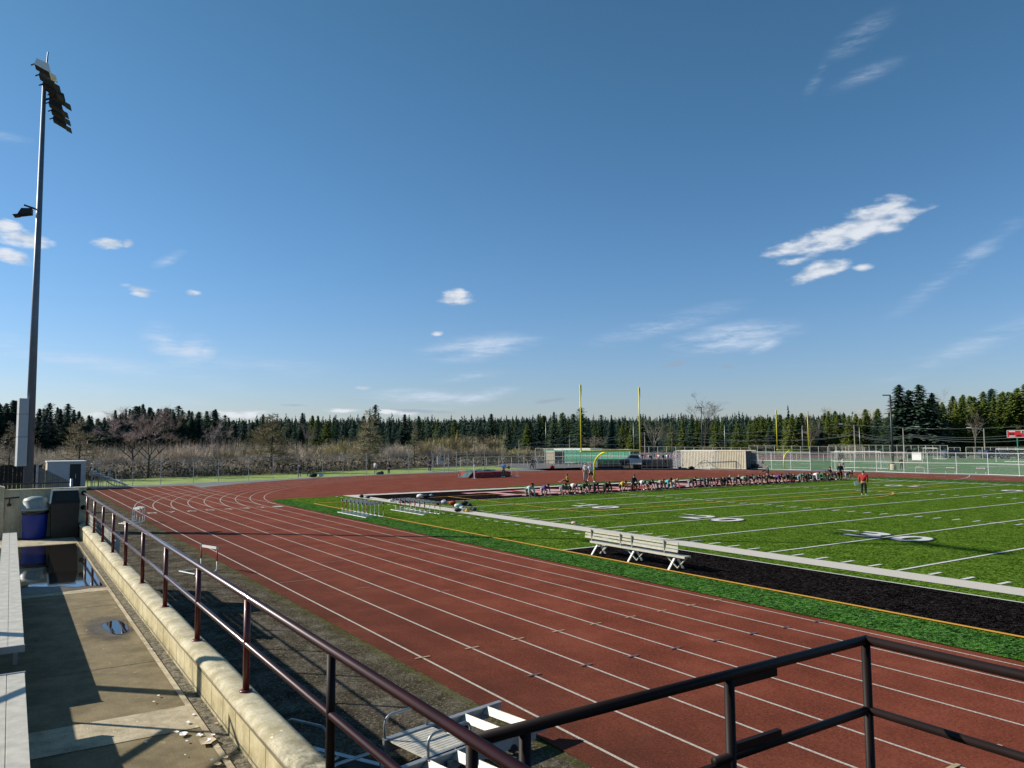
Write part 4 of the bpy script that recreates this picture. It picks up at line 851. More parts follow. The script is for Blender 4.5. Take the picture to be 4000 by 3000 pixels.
# ================================================================== FENCES
def fence(posts, h, lab, m=T_chain, barb=True, mid=None, low=None, r_=.03, name='chain_link_fence', grp='chain link fences', hs=None, mm=T_galv):
    t = thing(name, (posts[0][0],posts[0][1],0), lab, 'fence', grp); o0 = Vector((posts[0][0],posts[0][1],0)); ps = [Vector((p[0],p[1],0))-o0 for p in posts]; hs = hs or [h]*len(ps)
    b = MB()
    for (a, c), (ha, hc) in zip(zip(ps[:-1],ps[1:]), zip(hs[:-1],hs[1:])): b.add([a+Vector((0,0,.05)), c+Vector((0,0,.05)), c+Vector((0,0,hc)), a+Vector((0,0,ha))],[(0,1,2,3)])
    uvgrid(b.build('chain_link', m, t)); b = MB()
    zs = [1]+([mid] if mid else [])+([low] if low else [])
    for zf in zs: b.tube([p+Vector((0,0,hh*zf)) for p, hh in zip(ps, hs)], r_*.8, 6)
    if barb:
        ctr = Vector((CX, CY, 0))-o0
        for k in (.12,.24,.36): b.tube([p+(p-ctr).normalized()*-k*.0+(p-ctr).normalized()*k*.8+Vector((0,0,hh+k)) for p, hh in zip(ps, hs)], .006, 4)
    b.build('rail', mm, t)
    for i, (p, hh) in enumerate(zip(ps, hs)):
        b = MB(); b.tube([p, p+Vector((0,0,hh+.02))], r_, 8); b.build('post', mm, t)
        if barb: b = MB(); b.tube([p+Vector((0,0,hh)), p+(p-ctr).normalized()*.3+Vector((0,0,hh+.4))], .022, 6); b.build('barb_arm', mm, t)
    return t
fp = [(-36.4,-21.5),(-36.8,-15),P(518,1898),P(627,1892.5),P(755,1888),P(853,1882),P(971,1878.5),P(1066,1874.5),P(1164,1868.5),P(1259,1861.5),P(1340,1859),P(1432,1857),P(1515,1851.5),P(1596,1848),P(1688,1845)]
fence(fp, 2.35, 'curved chain link fence with barbed wire arms behind the bend')
g1 = [P(1692,1845),P(1736,1842),P(1752,1841.5),P(1784,1841)]
fence(g1, 2.45, 'chain link gate section with notices where the curved fence ends', barb=False, low=.06, r_=.045)
sg_ = thing('notice', P(1708,1843)+Vector((0,0,1.0)), 'pale notice boards fixed on the gate of the chain link fence', 'sign'); b = MB(); b.box((-.05,-.02,.3),(.05,.5,1.1)); b.box((-.05,.02,0),(.05,.9,.28)); b.build('board', T_cabinet, sg_)
fp2 = [P(1784,1841),P(1825,1838),P(1893,1836),P(1962,1834.5),P(2026,1833),P(2090,1832),P(2206,1831.5),P(2268,1830.5),P(2330,1829.5)]
fence(fp2, 2.3, 'chain link fence behind the high jump mat and before the cream container', mid=.5)
ff = [P(2926,1832)]+[P(x, y) for x, y in [(3015,1834.5),(3090,1836.5),(3167,1838.5),(3249,1835.6+2.5),(3340,1842.5),(3425,1844),(3532,1848),(3626,1850.8),(3738,1853),(3862,1856),(3983,1860)]]+[P(4100,1864)]
fence(ff, 2.37, 'long silver chain link fence along the far straight', m=T_chainfar, barb=False, mid=.52, low=.03, r_=.036, mm=T_wht)
# low rail fence just behind, tall backstops farther away
def farf(px0, px1, d0, d1, ty, n, lab, mid=.5, m=T_chainfar, ty2=None):
    a, c = gdist(px0, d0), gdist(px1, d1); ps = [a.lerp(c, i/n) for i in range(n+1)]; ha = ZAT(a, px0, ty); hc = ZAT(c, px1, ty2 or ty)
    return fence(ps, ha, lab, m=m, barb=False, mid=mid, r_=.05, mm=T_alub, hs=[ha+(hc-ha)*i/n for i in range(n+1)])
farf(2092,2500,137,130,1751,11,'tall pale chain link fence in front of the green screen', ty2=1757)
farf(2500,2930,160,158,1744,12,'tall chain link fence behind the right team shelter and the cream container', ty2=1750)
farf(2925,3375,165,165,1741.5,13,'tall chain link backstop behind the far goal post', ty2=1746)
farf(3237,3701,182,182,1738.5,17,'long tall chain link fence beneath the evergreens right of the far goal post', ty2=1740)
farf(3703,3750,186,186,1748,2,'short chain link section beside the dark blue car')
farf(3772,4070,182,182,1747,9,'chain link fence below the scoreboard at the right')
farf(1800,2095,122,124,1786,6,'low pale rail fence on the grass right of the high jump mat', mid=.1, ty2=1783)
farf(2060,2340,126,128,1800,7,'low rail fence before the cream containers', mid=.5, ty2=1793)
farf(2960,3600,150,150,1773,12,'low white rail fence between the practice track and parking', mid=.2)
# ================================================================== SOCCER GOALS
def soccer(a, c, h, dep, lab, depdir, lean=0):
    a, c = Vector((a.x,a.y,0)), Vector((c.x,c.y,0)); L = (c-a).length; t = thing('soccer_goal', a, lab, 'soccer goal', 'white soccer goals', math.atan2((c-a).y,(c-a).x)); s = depdir
    b = MB(); b.tube([(0,0,0),(0,0,h),(L,0,h),(L,0,0)], .06, 8); b.build('frame', T_wht, t)
    b = MB(); b.tube([(0,0,h),(0,s*.5,h),(0,s*dep,.05),(L,s*dep,.05),(L,s*.5,h),(L,0,h)], .035, 6, cap=False); b.tube([(0,0,.04),(0,s*dep,.04)], .03, 6); b.tube([(L,0,.04),(L,s*dep,.04)], .03, 6); b.build('back_frame', T_wht, t)
    b = MB(); b.add([(0,s*.5,h),(L,s*.5,h),(L,s*dep,.05),(0,s*dep,.05)],[(0,1,2,3)]); b.add([(0,0,h),(L,0,h),(L,s*.5,h),(0,s*.5,h)],[(0,1,2,3)]); b.add([(0,0,0),(0,s*dep,.05),(0,s*.5,h),(0,0,h)],[(0,1,2,3)]); b.add([(L,0,0),(L,s*dep,.05),(L,s*.5,h),(L,0,h)],[(0,1,2,3)]); uvgrid(b.build('net', T_net, t))
    return t
soccer(P(2643,1828), P(2801,1832), 2.50, 1.6, 'white soccer goal pushed against the front of the cream container', -1)
for px, l in ((2752,'left of two'),(2900,'right of two')):
    a = P(px-45, 1831); c = P(px+52-(20 if px > 2800 else 0), 1832.5); t = thing('folding_net', a, 'small triangular net frame leaning on the cream container, '+l, 'net', 'small folding nets', math.atan2((c-a).y,(c-a).x)); L = (c-a).length; b = MB(); b.tube([(0,0,.03),(L*.45,-.1,1.22),(L*.55,-.1,1.22),(L,0,.03)], .03, 6); b.tube([(0,0,.03),(L,0,.03)], .025, 6); b.build('frame', T_dkst, t); b = MB(); b.add([(0,0,.03),(L,0,.03),(L*.5,-.1,1.22)],[(0,1,2)]); uvgrid(b.build('net', T_net, t))
soccer(P(3263,1829), P(3443,1833), 2.35, 2.2, 'white soccer goal lying broadside behind the far fence, slanted side poles', 1)
soccer(gdist(3888,155), gdist(4090,150), ZAT(gdist(3888,155),3888,1754), 2, 'white soccer goal at the right edge on the practice field', 1)
soccer(gdist(3605,176), gdist(3660,172), 2.2, 2, 'small soccer goal seen side on, beside the white board', 1)
wb = thing('goal_board', gdist(3578,166), 'square white board standing on the practice field beside the small goals', 'board'); b = MB(); b.box((-.9,-.04,0),(.9,.04,1.45)); b.build('board', T_wht, wb); b = MB(); b.box((-.8,.04,0),(-.7,.5,.1)); b.box((.7,.04,0),(.8,.5,.1)); b.build('foot', T_galv, wb)
for px, d, l in [(3548,180,'dark brown square litter bin on the practice field edge'),(3282,150,'dark gridded litter bin behind the far fence, left of the ball thrower')]:
    t = thing('litter_bin', gdist(px, d), l, 'bin', 'dark bins beyond the far fence'); b = MB(); b.lathe([(.55,0),(.6,.2),(.62,1.6),(.6,1.7)], n=4); b.build('bin_body', T_binbr, t); b = MB(); b.lathe([(.66,1.7),(.66,1.8),(.3,1.95)], n=4); b.build('bin_lid', T_black, t)
# scoreboard
q = gdist(3990,175); sc_ = thing('scoreboard', q, 'red electronic scoreboard with white panels on a green post at the right edge', 'scoreboard'); f_ = q-CPOS; sc_.rotation_euler.z = math.atan2(-f_.x, f_.y); z0, z1 = ZAT(q,3990,1708), ZAT(q,3990,1681); hw = 2.2
sc_.rotation_euler.z = math.atan2(f_.y, f_.x)-math.pi/2
b = MB(); b.box((-hw,0,z0),(hw+1.5,.25,z1)); b.build('panel', T_scred, sc_); b = MB()
for x0, x1, w0, w1 in [(-hw,hw+1.5,z0-.06,z0+.03),(-hw,hw+1.5,z1-.03,z1+.06),(-hw-.06,-hw+.03,z0,z1)]: b.box((x0,-.03,w0),(x1,.26,w1))
hh = z1-z0
for x0, x1, a_, c_ in [(-1.9,-.9,.78,.93),(.0,1.6,.62,.95),(-1.9,-.9,.12,.24)]: b.box((x0,-.02,z0+hh*a_),(x1,-.004,z0+hh*c_))
b.build('white_panels', T_wht, sc_); b = MB()
for x0, a_ in [(.15,.66),(.6,.66),(1.05,.66),(-1.9,.38),(-1.45,.38),(-.7,.1),(-.3,.1),(1.1,.32)]: b.box((x0,-.03,z0+hh*a_),(x0+.32,-.021,z0+hh*(a_+.24)))
b.build('digits', T_black, sc_)
b = MB(); b.tube([(-.6,.12,0),(-.6,.12,z0)], .12, 8); b.tube([(2.6,.12,0),(2.6,.12,z0)], .12, 8); b.build('post', T_green, sc_)
# ================================================================== TREES
def conifer_mesh(seed, H=20., Rr=3.4, dens=1., base=.06, sharp=.85, size=.55):
    rnd = random.Random(seed); vs = []; fs = []; z = H*base
    while z < H*.985:
        t = (z-H*base)/(H*(1-base)); rad = Rr*(1-t)**sharp*(.72+.5*rnd.random())+.12; nb_ = max(4, int((5+7*(1-t))*dens)); a0 = rnd.random()*6.3
        for k in range(nb_):
            if rnd.random() < .10: continue
            a = a0+2*math.pi*k/nb_+rnd.uniform(-.25,.25); rl = rad*rnd.uniform(.65,1.12); d = Vector((math.cos(a), math.sin(a), 0)); sd = Vector((-d.y, d.x, 0)); m = max(2, int(rl/.55))
            for j in range(m):
                f = (j+.6+rnd.uniform(-.3,.3))/m; r0 = rl*f; dr = rl*.9/m+size*.35; w = size*(1.15-.6*f)*rnd.uniform(.6,1.25)*(.55+.45*(1-t)); drop = -.16*r0*(1 if t < .8 else -.6)-.05*r0*r0/Rr
                zz = z+drop+rnd.uniform(-.18,.18); c = d*r0+sd*rnd.uniform(-.25,.25)*size
                p0 = c-d*dr*.5+Vector((0,0,zz+.10)); p1 = c+d*dr*.6+Vector((0,0,zz-.16*dr-rnd.random()*.2)); o = len(vs)
                vs += [tuple(p0), tuple(c+sd*w+Vector((0,0,zz-.12*size-rnd.random()*.25))), tuple(p1), tuple(c-sd*w+Vector((0,0,zz-.12*size-rnd.random()*.25)))]; fs.append((o,o+1,o+2,o+3))
        z += H*.0135*(.7+.6*rnd.random())*(1.25-.5*t)/max(.6, dens)**.5
    o = len(vs); vs += [(.07,0,H*.93),(-.05,.06,H*.93),(-.05,-.06,H*.93),(0,0,H)]; fs += [(o,o+1,o+3),(o+1,o+2,o+3),(o+2,o,o+3)]
    return vs, fs
def bare_mesh(seed, H=12., spread=.42, levels=5, up=.55, droop=0, trunk=.18, twigs=1., conical=False):
    rnd = random.Random(seed); B = MB(); Tw = MB()
    def twig(p, d, L, r):
        q = p+d*L; s = d.orthogonal().normalized()*r*1.7; Tw.add([p-s, p+s, q], [(0,1,2)]) ; return q
    def grow(p, d, L, r, lv):
        mid = p+d*L*.5+Vector((rnd.uniform(-1,1),rnd.uniform(-1,1),rnd.uniform(-.4,.6)))*L*.08; q = p+d*L+Vector((rnd.uniform(-1,1),rnd.uniform(-1,1),0))*L*.08
        if lv >= 2: B.tube([p, mid, q], r, 4 if lv > 3 else 3, r*.6, cap=False)
        if lv <= 1:
            for k in range(int(7*twigs)):
                t = rnd.random(); a = p.lerp(q, t); dd = (d+Vector((rnd.uniform(-1,1),rnd.uniform(-1,1),rnd.uniform(-.5,1)))*.9).normalized(); e = twig(a, dd, L*rnd.uniform(.4,.9), max(.010, r*.7))
                for _ in range(2): twig(a.lerp(e, rnd.uniform(.3,.9)), (dd+Vector((rnd.uniform(-1,1),rnd.uniform(-1,1),rnd.uniform(-.6,1)))*.8).normalized(), L*rnd.uniform(.2,.5), .010)
            twig(p, (q-p).normalized(), (q-p).length, r); return
        for k in range(rnd.choice((2,3,3)) if lv > 2 else 3):
            t = rnd.uniform(.35,1); a = p.lerp(mid, t*2) if t < .5 else mid.lerp(q, t*2-1); ax = Vector((rnd.uniform(-1,1),rnd.uniform(-1,1),rnd.uniform(-.3,up))).normalized()
            grow(a, (d*.75+ax*.8).normalized(), L*rnd.uniform(.5,.75), r*.55, lv-1)
    if conical:
        B.tube([(0,0,0),(.05,0,H*.5),(0,.05,H)], trunk, 7, .02)
        z = H*.16
        while z < H*.97:
            t = z/H
            for k in range(3):
                a = rnd.random()*6.3; L = H*spread*(1-t)**.75*rnd.uniform(.6,1.1)+.25; d = Vector((math.cos(a), math.sin(a), (up*t*1.5-droop)*.6+rnd.uniform(-.1,.25))).normalized()
                grow(Vector((0,0,z)), d, L*.72, .045*(1-t)+.012, 2)
            z += H*.022
    else:
        B.tube([(0,0,0),(.1,0,H*.18),(.0,.1,H*.34)], trunk, 7, trunk*.7)
        for k in range(6):
            a = 2*math.pi*k/6+rnd.uniform(-.4,.4); d = Vector((math.cos(a)*spread*1.5, math.sin(a)*spread*1.5, 1)).normalized() if k else Vector((0,0,1))
            grow(Vector((0,.1,H*rnd.uniform(.2,.36))), d, H*rnd.uniform(.30,.40), trunk*.45, levels-1)
    return B, Tw
CON = [conifer_mesh(i, 20, [3.0,3.6,2.6,4.2,3.2,3.8][i], [1,1.1,.9,1.05,.75,1][i], [.05,.03,.10,.02,.22,.04][i], [.85,.7,1.0,.75,.6,.9][i]) for i in range(6)]
def con_proto(i, m, name):
    b = MB(); b.add(*CON[i]); cm = b.mesh('crown', m); b = MB(); b.tube([(0,0,0),(.03,.02,9),(0,0,19.3)], .28, 6, .03); tm = b.mesh('trunk', T_bark); return cm, tm
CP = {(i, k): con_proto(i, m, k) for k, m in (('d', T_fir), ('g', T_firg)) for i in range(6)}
def put_tree(q, cm, tm, rz, sc, name, lab, grp, cat='tree'):
    t = thing(name, q, lab, cat, grp, rz); t.scale = sc
    for nm, me in (('crown', cm), ('trunk', tm)): o = bpy.data.objects.new(nm, me); COL.objects.link(o); o.parent = t
    return t
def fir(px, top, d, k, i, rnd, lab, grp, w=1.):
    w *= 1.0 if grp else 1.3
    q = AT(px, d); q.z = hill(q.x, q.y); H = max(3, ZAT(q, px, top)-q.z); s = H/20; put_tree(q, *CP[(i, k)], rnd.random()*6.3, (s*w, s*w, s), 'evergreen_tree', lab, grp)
rnd = random.Random(5)
# far wooded hills: one mass that nobody could count
fo = MB(); r3 = random.Random(9); cnt = 0
def mini(q, H, w):
    vs = []; fs = []; lv = 9
    for l in range(lv):
        t = l/lv; zb = H*(.12+.88*t)
        for j in range(4 if l > 5 else 6):
            a = r3.random()*6.3; k = w*(1-t)**.8*r3.uniform(.55,1.15)+.25; c, s_ = math.cos(a), math.sin(a); ww = k*.38; dz = r3.uniform(-.5,.5); o = len(vs)
            vs += [(q.x, q.y, q.z+zb+H*.09+dz), (q.x+k*.7*c-ww*s_, q.y+k*.7*s_+ww*c, q.z+zb+dz-k*.25), (q.x+k*c, q.y+k*s_, q.z+zb+dz-k*.5), (q.x+k*.7*c+ww*s_, q.y+k*.7*s_-ww*c, q.z+zb+dz-k*.25)]; fs.append((o,o+1,o+2,o+3))
    o = len(vs); vs += [(q.x-.3,q.y,q.z+H*.9),(q.x+.3,q.y+.2,q.z+H*.9),(q.x,q.y,q.z+H*1.04)]; fs.append((o,o+1,o+2))
    fo.add(vs, fs)
for row in range(30):
    d = 380+row*22
    npx = int(5600/(4.6*CF/d)); 
    for k in range(npx):
        px = -800+5600*(k+r3.random())/npx
        if d < 430: continue
        if px > 3300 and d > 620: continue
        q = AT(px, d+r3.uniform(-10,10)); q.z = hill(q.x, q.y)-.5; H = r3.uniform(8,13)*(1.2 if r3.random() < .15 else 1)*(1+.55*noise.noise(Vector((q.x*.02, q.y*.02, 4)))); mini(q, H*r3.choice((.75,.9,1,1.1)), r3.uniform(3.0,4.6))
ff_ = fo.build('far_forest', T_firfar); tag(ff_, 'far dark evergreen forest covering the low hills on the horizon', 'forest', kind='stuff')
# left forest: individual evergreens
GL = 'evergreens of the left wood'; GM = 'evergreens behind the field'; GR = 'tall evergreens of the right wood'
def interp(x, pts):
    for (a, b_), (c, d) in zip(pts[:-1], pts[1:]):
        if a <= x <= c: return b_+(d-b_)*(x-a)/(c-a)
    return pts[-1][1]
tl = [(-300,1590),(0,1565),(60,1560),(150,1590),(200,1580),(280,1585),(330,1605),(375,1640),(420,1620),(470,1590),(500,1580),(560,1580),(620,1592),(680,1586),(740,1600),(800,1588),(860,1600),(930,1640),(1000,1638)]
n = 0
for row, d in enumerate((300,325,352)):
    step = 30+row*3; px = -70-row*11
    while px < 1000:
        t_ = interp(px, tl); top = t_+rnd.uniform(-12,18)+(2-row)*6+(14 if rnd.random() < .25 else 0)
        if abs(px-860) < 14 and row == 2: top = 1583
        fir(px+rnd.uniform(-8,8), top, d+rnd.uniform(-7,7), 'd', rnd.choice((0,1,2,4,5,1,5)), rnd, 'dark evergreen standing in the wood behind the brush at the left', GL, rnd.uniform(1.5,2.1)); px += step; n += 1
# centre and right-centre evergreens, singled by where they stand
for px, top, d, k, i, w, lab in [(1985,1635,215,'d',3,1.15,'broad dark evergreen left of the green screen, tallest in its clump'),(2060,1650,225,'g',1,1.2,'mid green evergreen just right of the broad dark one'),(2105,1617,225,'d',1,1.1,'dark evergreen beside the thin pale light pole'),(2165,1605,230,'d',5,1.1,'tall dark evergreen left of the near goal post'),(2200,1608,240,'d',3,1.,'second tall dark evergreen close to the near goal post'),(2270,1588,235,'d',4,1.3,'ragged tall evergreen behind the left upright of the near goal post'),(2325,1640,245,'g',0,1.1,'lower green evergreen right of the left upright'),(2390,1618,235,'d',2,1.1,'narrow dark evergreen between the uprights'),(2470,1655,250,'g',1,1.2,'squat evergreen before the right upright'),(2668,1630,215,'g',2,1.35,'golden green cone shaped cedar left of the dark light pole'),(2722,1640,215,'g',0,1.4,'broader golden green cedar beside the dark light pole'),(2800,1640,235,'g',1,1.2,'green evergreen right of the dark light pole'),(2885,1640,205,'g',3,1.35,'broad bright green evergreen behind the cream container'),(1520,1690,250,'d',3,1.1,'low dark evergreen right of the half bare spruce')]:
    fir(px, top, d, k, i, rnd, lab, None, w)
for px, top in [(1075,1640),(1130,1630),(1180,1625),(1235,1625),(1300,1630),(1350,1632),(1420,1635),(1545,1640),(1600,1640),(1650,1640),(1710,1650),(1870,1640),(1930,1655),(2020,1640),(2130,1630),(2240,1625),(2300,1640),(2350,1632),(2420,1640),(2450,1636),(2510,1640),(2545,1645),(2590,1650),(2620,1640),(2640,1650),(2700,1640),(2760,1648),(2830,1640),(2860,1636)]:
    fir(px, top+rnd.uniform(-16,16), 330+rnd.uniform(-45,40), 'd' if rnd.random() < .7 else 'g', rnd.randrange(6), rnd, 'one of the dark evergreens in the middle distance behind the field', GM, 1.7)
tr = [(2900,1655),(2950,1615),(2985,1610),(3030,1625),(3060,1618),(3130,1600),(3180,1630),(3240,1585),(3270,1590),(3330,1610),(3365,1590),(3400,1585),(3440,1585),(3480,1600),(3520,1560),(3700,1545),(3750,1535),(3790,1530),(3830,1540),(3870,1520),(3905,1500),(3950,1505),(4000,1500),(4200,1500),(4400,1500)]
for row, d in enumerate((232,248,268)):
    px = 2900+row*13
    while px < 4090:
        top = interp(px, tr)+rnd.uniform(-6,24)+(2-row)*9
        fir(px+rnd.uniform(-8,8), top, d+rnd.uniform(-5,5), 'g' if rnd.random() < .78 else 'd', rnd.choice((0,1,3,5,3)), rnd, 'one of the tall dark green evergreens in the wood at the right', GR, rnd.uniform(1.5,2.1)); px += 38+row*2
for px, top, i, lab in [(3520,1500,1,'very tall evergreen with a pointed crown just right of the tall dark light pole'),(3600,1498,3,'huge broad dark evergreen, widest of the right wood'),(3650,1530,5,'tall dark evergreen at the right shoulder of the huge broad one'),(3560,1520,3,'tall evergreen wedged between the pointed one and the huge broad one')]:
    fir(px, top, 222, 'd', i, rnd, lab, None, 1.7)
for k in range(58):
    px = 1010+1900*(k+rnd.random()*.8)/58; fir(px, rnd.choice((1618,1632,1645,1660,1675,1640))+rnd.uniform(-6,6), 300+rnd.uniform(-25,60), 'g' if rnd.random() < .35 else 'd', rnd.randrange(6), rnd, 'one of the dark evergreens in the middle distance behind the field', GM, rnd.uniform(1.3,2.3))
# bare trees
BT = {}
def bproto(key, m, *a, **k):
    if key not in BT:
        B, Tw = bare_mesh(*a, **k); B.add([], []); BT[key] = (Tw.mesh('crown', m), B.mesh('trunk', k.get('bark') or T_bark))
    return BT[key]
def bare(px, base, top, key, m, lab, args, kw, rz=0, w=1., d=None, bark=T_bark, name='bare_tree'):
    q = P(px, base) if d is None else AT(px, d)
    if key not in BT: B, Tw = bare_mesh(*args, **kw); BT[key] = (Tw.mesh('crown', m), B.mesh('trunk', bark))
    H = ZAT(q, px, top); s = H/12; put_tree(q, *BT[key], rz, (s*w, s*w, s), name, lab, None)
cone = dict(conical=True, spread=.36, up=.5, droop=.15, trunk=.20, twigs=.8)
bare(578,1866,1612,'ra',T_twigp,'purple brown bare tree with upswept twigs nearest the fence at left',(21,),dict(spread=.50,levels=5,up=.9,trunk=.20,twigs=2.6),w=1.25)
bare(520,0,1608,'ra',T_twigp,'second purple brown bare tree just behind and left of the fence one',(),{},rz=2.,w=1.2,d=112)
bare(312,0,1632,'rb',T_twig,'bare spreading tree above the pale storage container',(22,),cone,w=1.35,d=100,bark=T_bark)
bare(38,0,1640,'rb',T_twig,'bare tree at the far left edge behind the light pole cabinets',(),{},rz=2.2,w=.95,d=100)
bare(1060,1848,1612,'rc',T_twigo,'large bare tree with dense level branches standing on the lawn',(23,),dict(conical=True,spread=.42,up=.3,droop=.1,trunk=.22,twigs=1.3),w=1.35)
bare(1443,1833,1590,'rd',T_twigo,'tall half bare spruce with pale twigs on the lawn edge',(24,),dict(conical=True,spread=.30,up=.1,droop=.15,trunk=.20,twigs=1.),w=1.2)
fir(1466,1577,142,'d',4,rnd,'tall thin topped spruce growing right behind the half bare one',None,1.0)
bare(1618,1825,1640,'re',T_twigo,'thin sparse bare tree right of the half bare spruce',(25,),dict(conical=True,spread=.26,up=.2,droop=.1,trunk=.14,twigs=.35),w=.9)
bare(1783,1820,1690,'rf',T_twigo,'slender bare tree behind the left standard of the high jump',(26,),dict(spread=.45,levels=4,up=.6,trunk=.12,twigs=.8),w=.8)
for px, top, d, key, w, m, lab in [(1735,1680,165,'rg',1.7,T_twigo,'rounded mossy bare tree behind the thin sparse tree'),(1805,1682,170,'rg',1.5,T_twigo,'second rounded mossy bare tree touching the first'),(1690,1700,160,'rg',1.5,T_twigo,'lower rounded tan tree at the left of the mossy pair'),(1890,1682,175,'rg',1.,T_twigo,'pale mossy bare tree left of the broad dark evergreen'),(1930,1684,176,'rg',1.0,T_twigo,'second pale mossy bare tree close to the broad dark evergreen'),(1360,1690,150,'rg',1.4,T_twigo,'olive mossy bare tree left of the half bare spruce'),(1320,1705,150,'rg',1.2,T_twigo,'low olive bare tree left of the olive mossy one'),(2330,1690,185,'rg',1.1,T_twig,'small bare tree behind the near goal post'),(2555,1640,200,'rh',1.1,T_twigo,'tall pale trunked bare tree right of the near goal post'),(2590,1650,200,'rh',1.,T_twigo,'second pale trunked bare tree right of the near goal post'),(2755,1540,260,'ri',.95,T_twig,'very tall bare poplar rising against the sky behind the dark light pole'),(3165,1645,215,'rh',.8,T_twig,'thin bare tree seen through the far goal post uprights'),(3195,1605,280,'rh',1.1,T_twig,'rounded bare crown showing above the evergreens'),(3405,1600,270,'rh',1.2,T_twig,'brown bare crown above the evergreens left of the tall dark light pole'),(3810,1600,216,'rh',.5,T_twig,'slim white trunked birch in front of the right wood'),(3690,1528,260,'rh',.6,T_twig,'wispy bare top above the right wood'),(870,1640,270,'rh',.8,T_twigp,'thin bare birch in front of the left wood'),(830,1665,262,'rh',.8,T_twigp,'second thin bare birch in front of the left wood'),(1205,1660,250,'rh',.8,T_twigp,'pale purple bare tree in front of the far forest'),(700,1725,150,'rg',1.8,T_twigp,'low purple brown bare tree rising out of the brush at left'),(770,1720,155,'rg',1.6,T_twigp,'second low purple brown bare tree rising out of the brush')]:
    sp_ = {'rg': ((31,),dict(spread=.62,levels=5,up=.5,trunk=.16,twigs=1.4)), 'rh': ((32,),dict(spread=.30,levels=5,up=.9,trunk=.16,twigs=1.)), 'ri': ((33,),dict(spread=.34,levels=5,up=1.,trunk=.14,twigs=1.2))}[key]
    bare(px, 0, top, key+m.name, m, lab, sp_[0], sp_[1], rz=rnd.random()*6, w=w, d=d, bark=T_barkp if key == 'rh' else T_bark)
# brush: tangled stems nobody could count
br = MB(); r4 = random.Random(4)
def brush_top(px, d):
    n_ = noise.noise(Vector((px*.006, d*.03, 1)))
    return 3.3+1.3*n_
for k in range(2600):                                 # rounded thickets of fanning stems
    px = r4.uniform(-380, 2150); u_ = r4.random(); d0 = interp(px, [(-400,99),(0,99),(1000,105),(1500,120),(1900,142),(2200,152)]); d = d0+(u_**1.3)*95; c0 = AT(px, d); nr_ = (d-d0)/95
    Hs = (.9+1.5*min(1, nr_*4)+max(0, nr_-.2)*1.6)*(.62+.75*r4.random())*(1+.6*noise.noise(Vector((c0.x*.03, c0.y*.03, 2)))); Rs = r4.uniform(1.0,2.6)*(.5+.25*Hs)
    if px > 1600: Hs *= .75
    if px > 1950: Hs *= .6
    for j in range(46):
        a = r4.random()*6.3; rr_ = r4.random()**.6; q = c0+Vector((math.cos(a), math.sin(a), 0))*rr_*Rs*.55; top = c0+Vector((math.cos(a)*rr_*Rs, math.sin(a)*rr_*Rs, Hs*(1-.45*rr_*rr_)*r4.uniform(.8,1.08))); b0 = q.lerp(top, r4.uniform(.05,.5)); b0.z = max(b0.z, 0)
        s = Vector((math.cos(a+1.5), math.sin(a+1.5), 0))*r4.uniform(.02,.055); br.v += [tuple(b0-s), tuple(b0+s), tuple(top)]; o = len(br.v)-3; br.f.append((o,o+1,o+2)); br.m.append(0)
        c = b0.lerp(top, r4.uniform(.4,.95)); e = c+Vector((r4.uniform(-1,1),r4.uniform(-1,1),r4.uniform(.0,.9)))*.6; br.v += [tuple(c-s*.8), tuple(c+s*.8), tuple(e)]; o = len(br.v)-3; br.f.append((o,o+1,o+2)); br.m.append(0)
def dome_shrub(seed, n=900):
    r_ = random.Random(seed); b = MB(); lob = [(r_.uniform(-.5,.5), r_.uniform(-.5,.5), r_.uniform(.35,.6), r_.uniform(.7,1.)) for _ in range(7)]
    for j in range(n):
        lx, ly, lr, lh = lob[j % 7]; a = r_.random()*6.3; q = r_.random()**.5; x, y = lx+math.cos(a)*q*lr, ly+math.sin(a)*q*lr; z = lh*(1-.5*q*q)*r_.uniform(.80,1.04); t = V_((x, y, z)); c = V_((lx*.6, ly*.6, 0)).lerp(t, r_.uniform(.35,.8)); s_ = V_((math.cos(a+1.5), math.sin(a+1.5), 0))*r_.uniform(.004,.010)
        b.add([c-s_, c+s_, t], [(0,1,2)])
        for _ in range(2): e = c.lerp(t, r_.uniform(.5,.95)); f = e+V_((r_.uniform(-1,1), r_.uniform(-1,1), r_.uniform(-.3,.9)))*.10; b.add([e-s_*.9, e+s_*.9, f], [(0,1,2)])
    return b
V_ = Vector
T_tan = m_leaf('tan_twigs', [(.19, .155, .09), (.33, .275, .17), (.52, .45, .31)]); T_gol = m_leaf('golden_twigs', [(.20, .17, .07), (.36, .31, .14), (.52, .46, .25)])
DS = {(k, m.name): dome_shrub(k).mesh('crown', m) for k in (1,2,3) for m in (T_tan, T_gol, T_brush)}; sb_ = MB(); sb_.tube([(0,0,0),(.02,0,.5)], .03, 5, .015); SBT = sb_.mesh('trunk', T_bark)
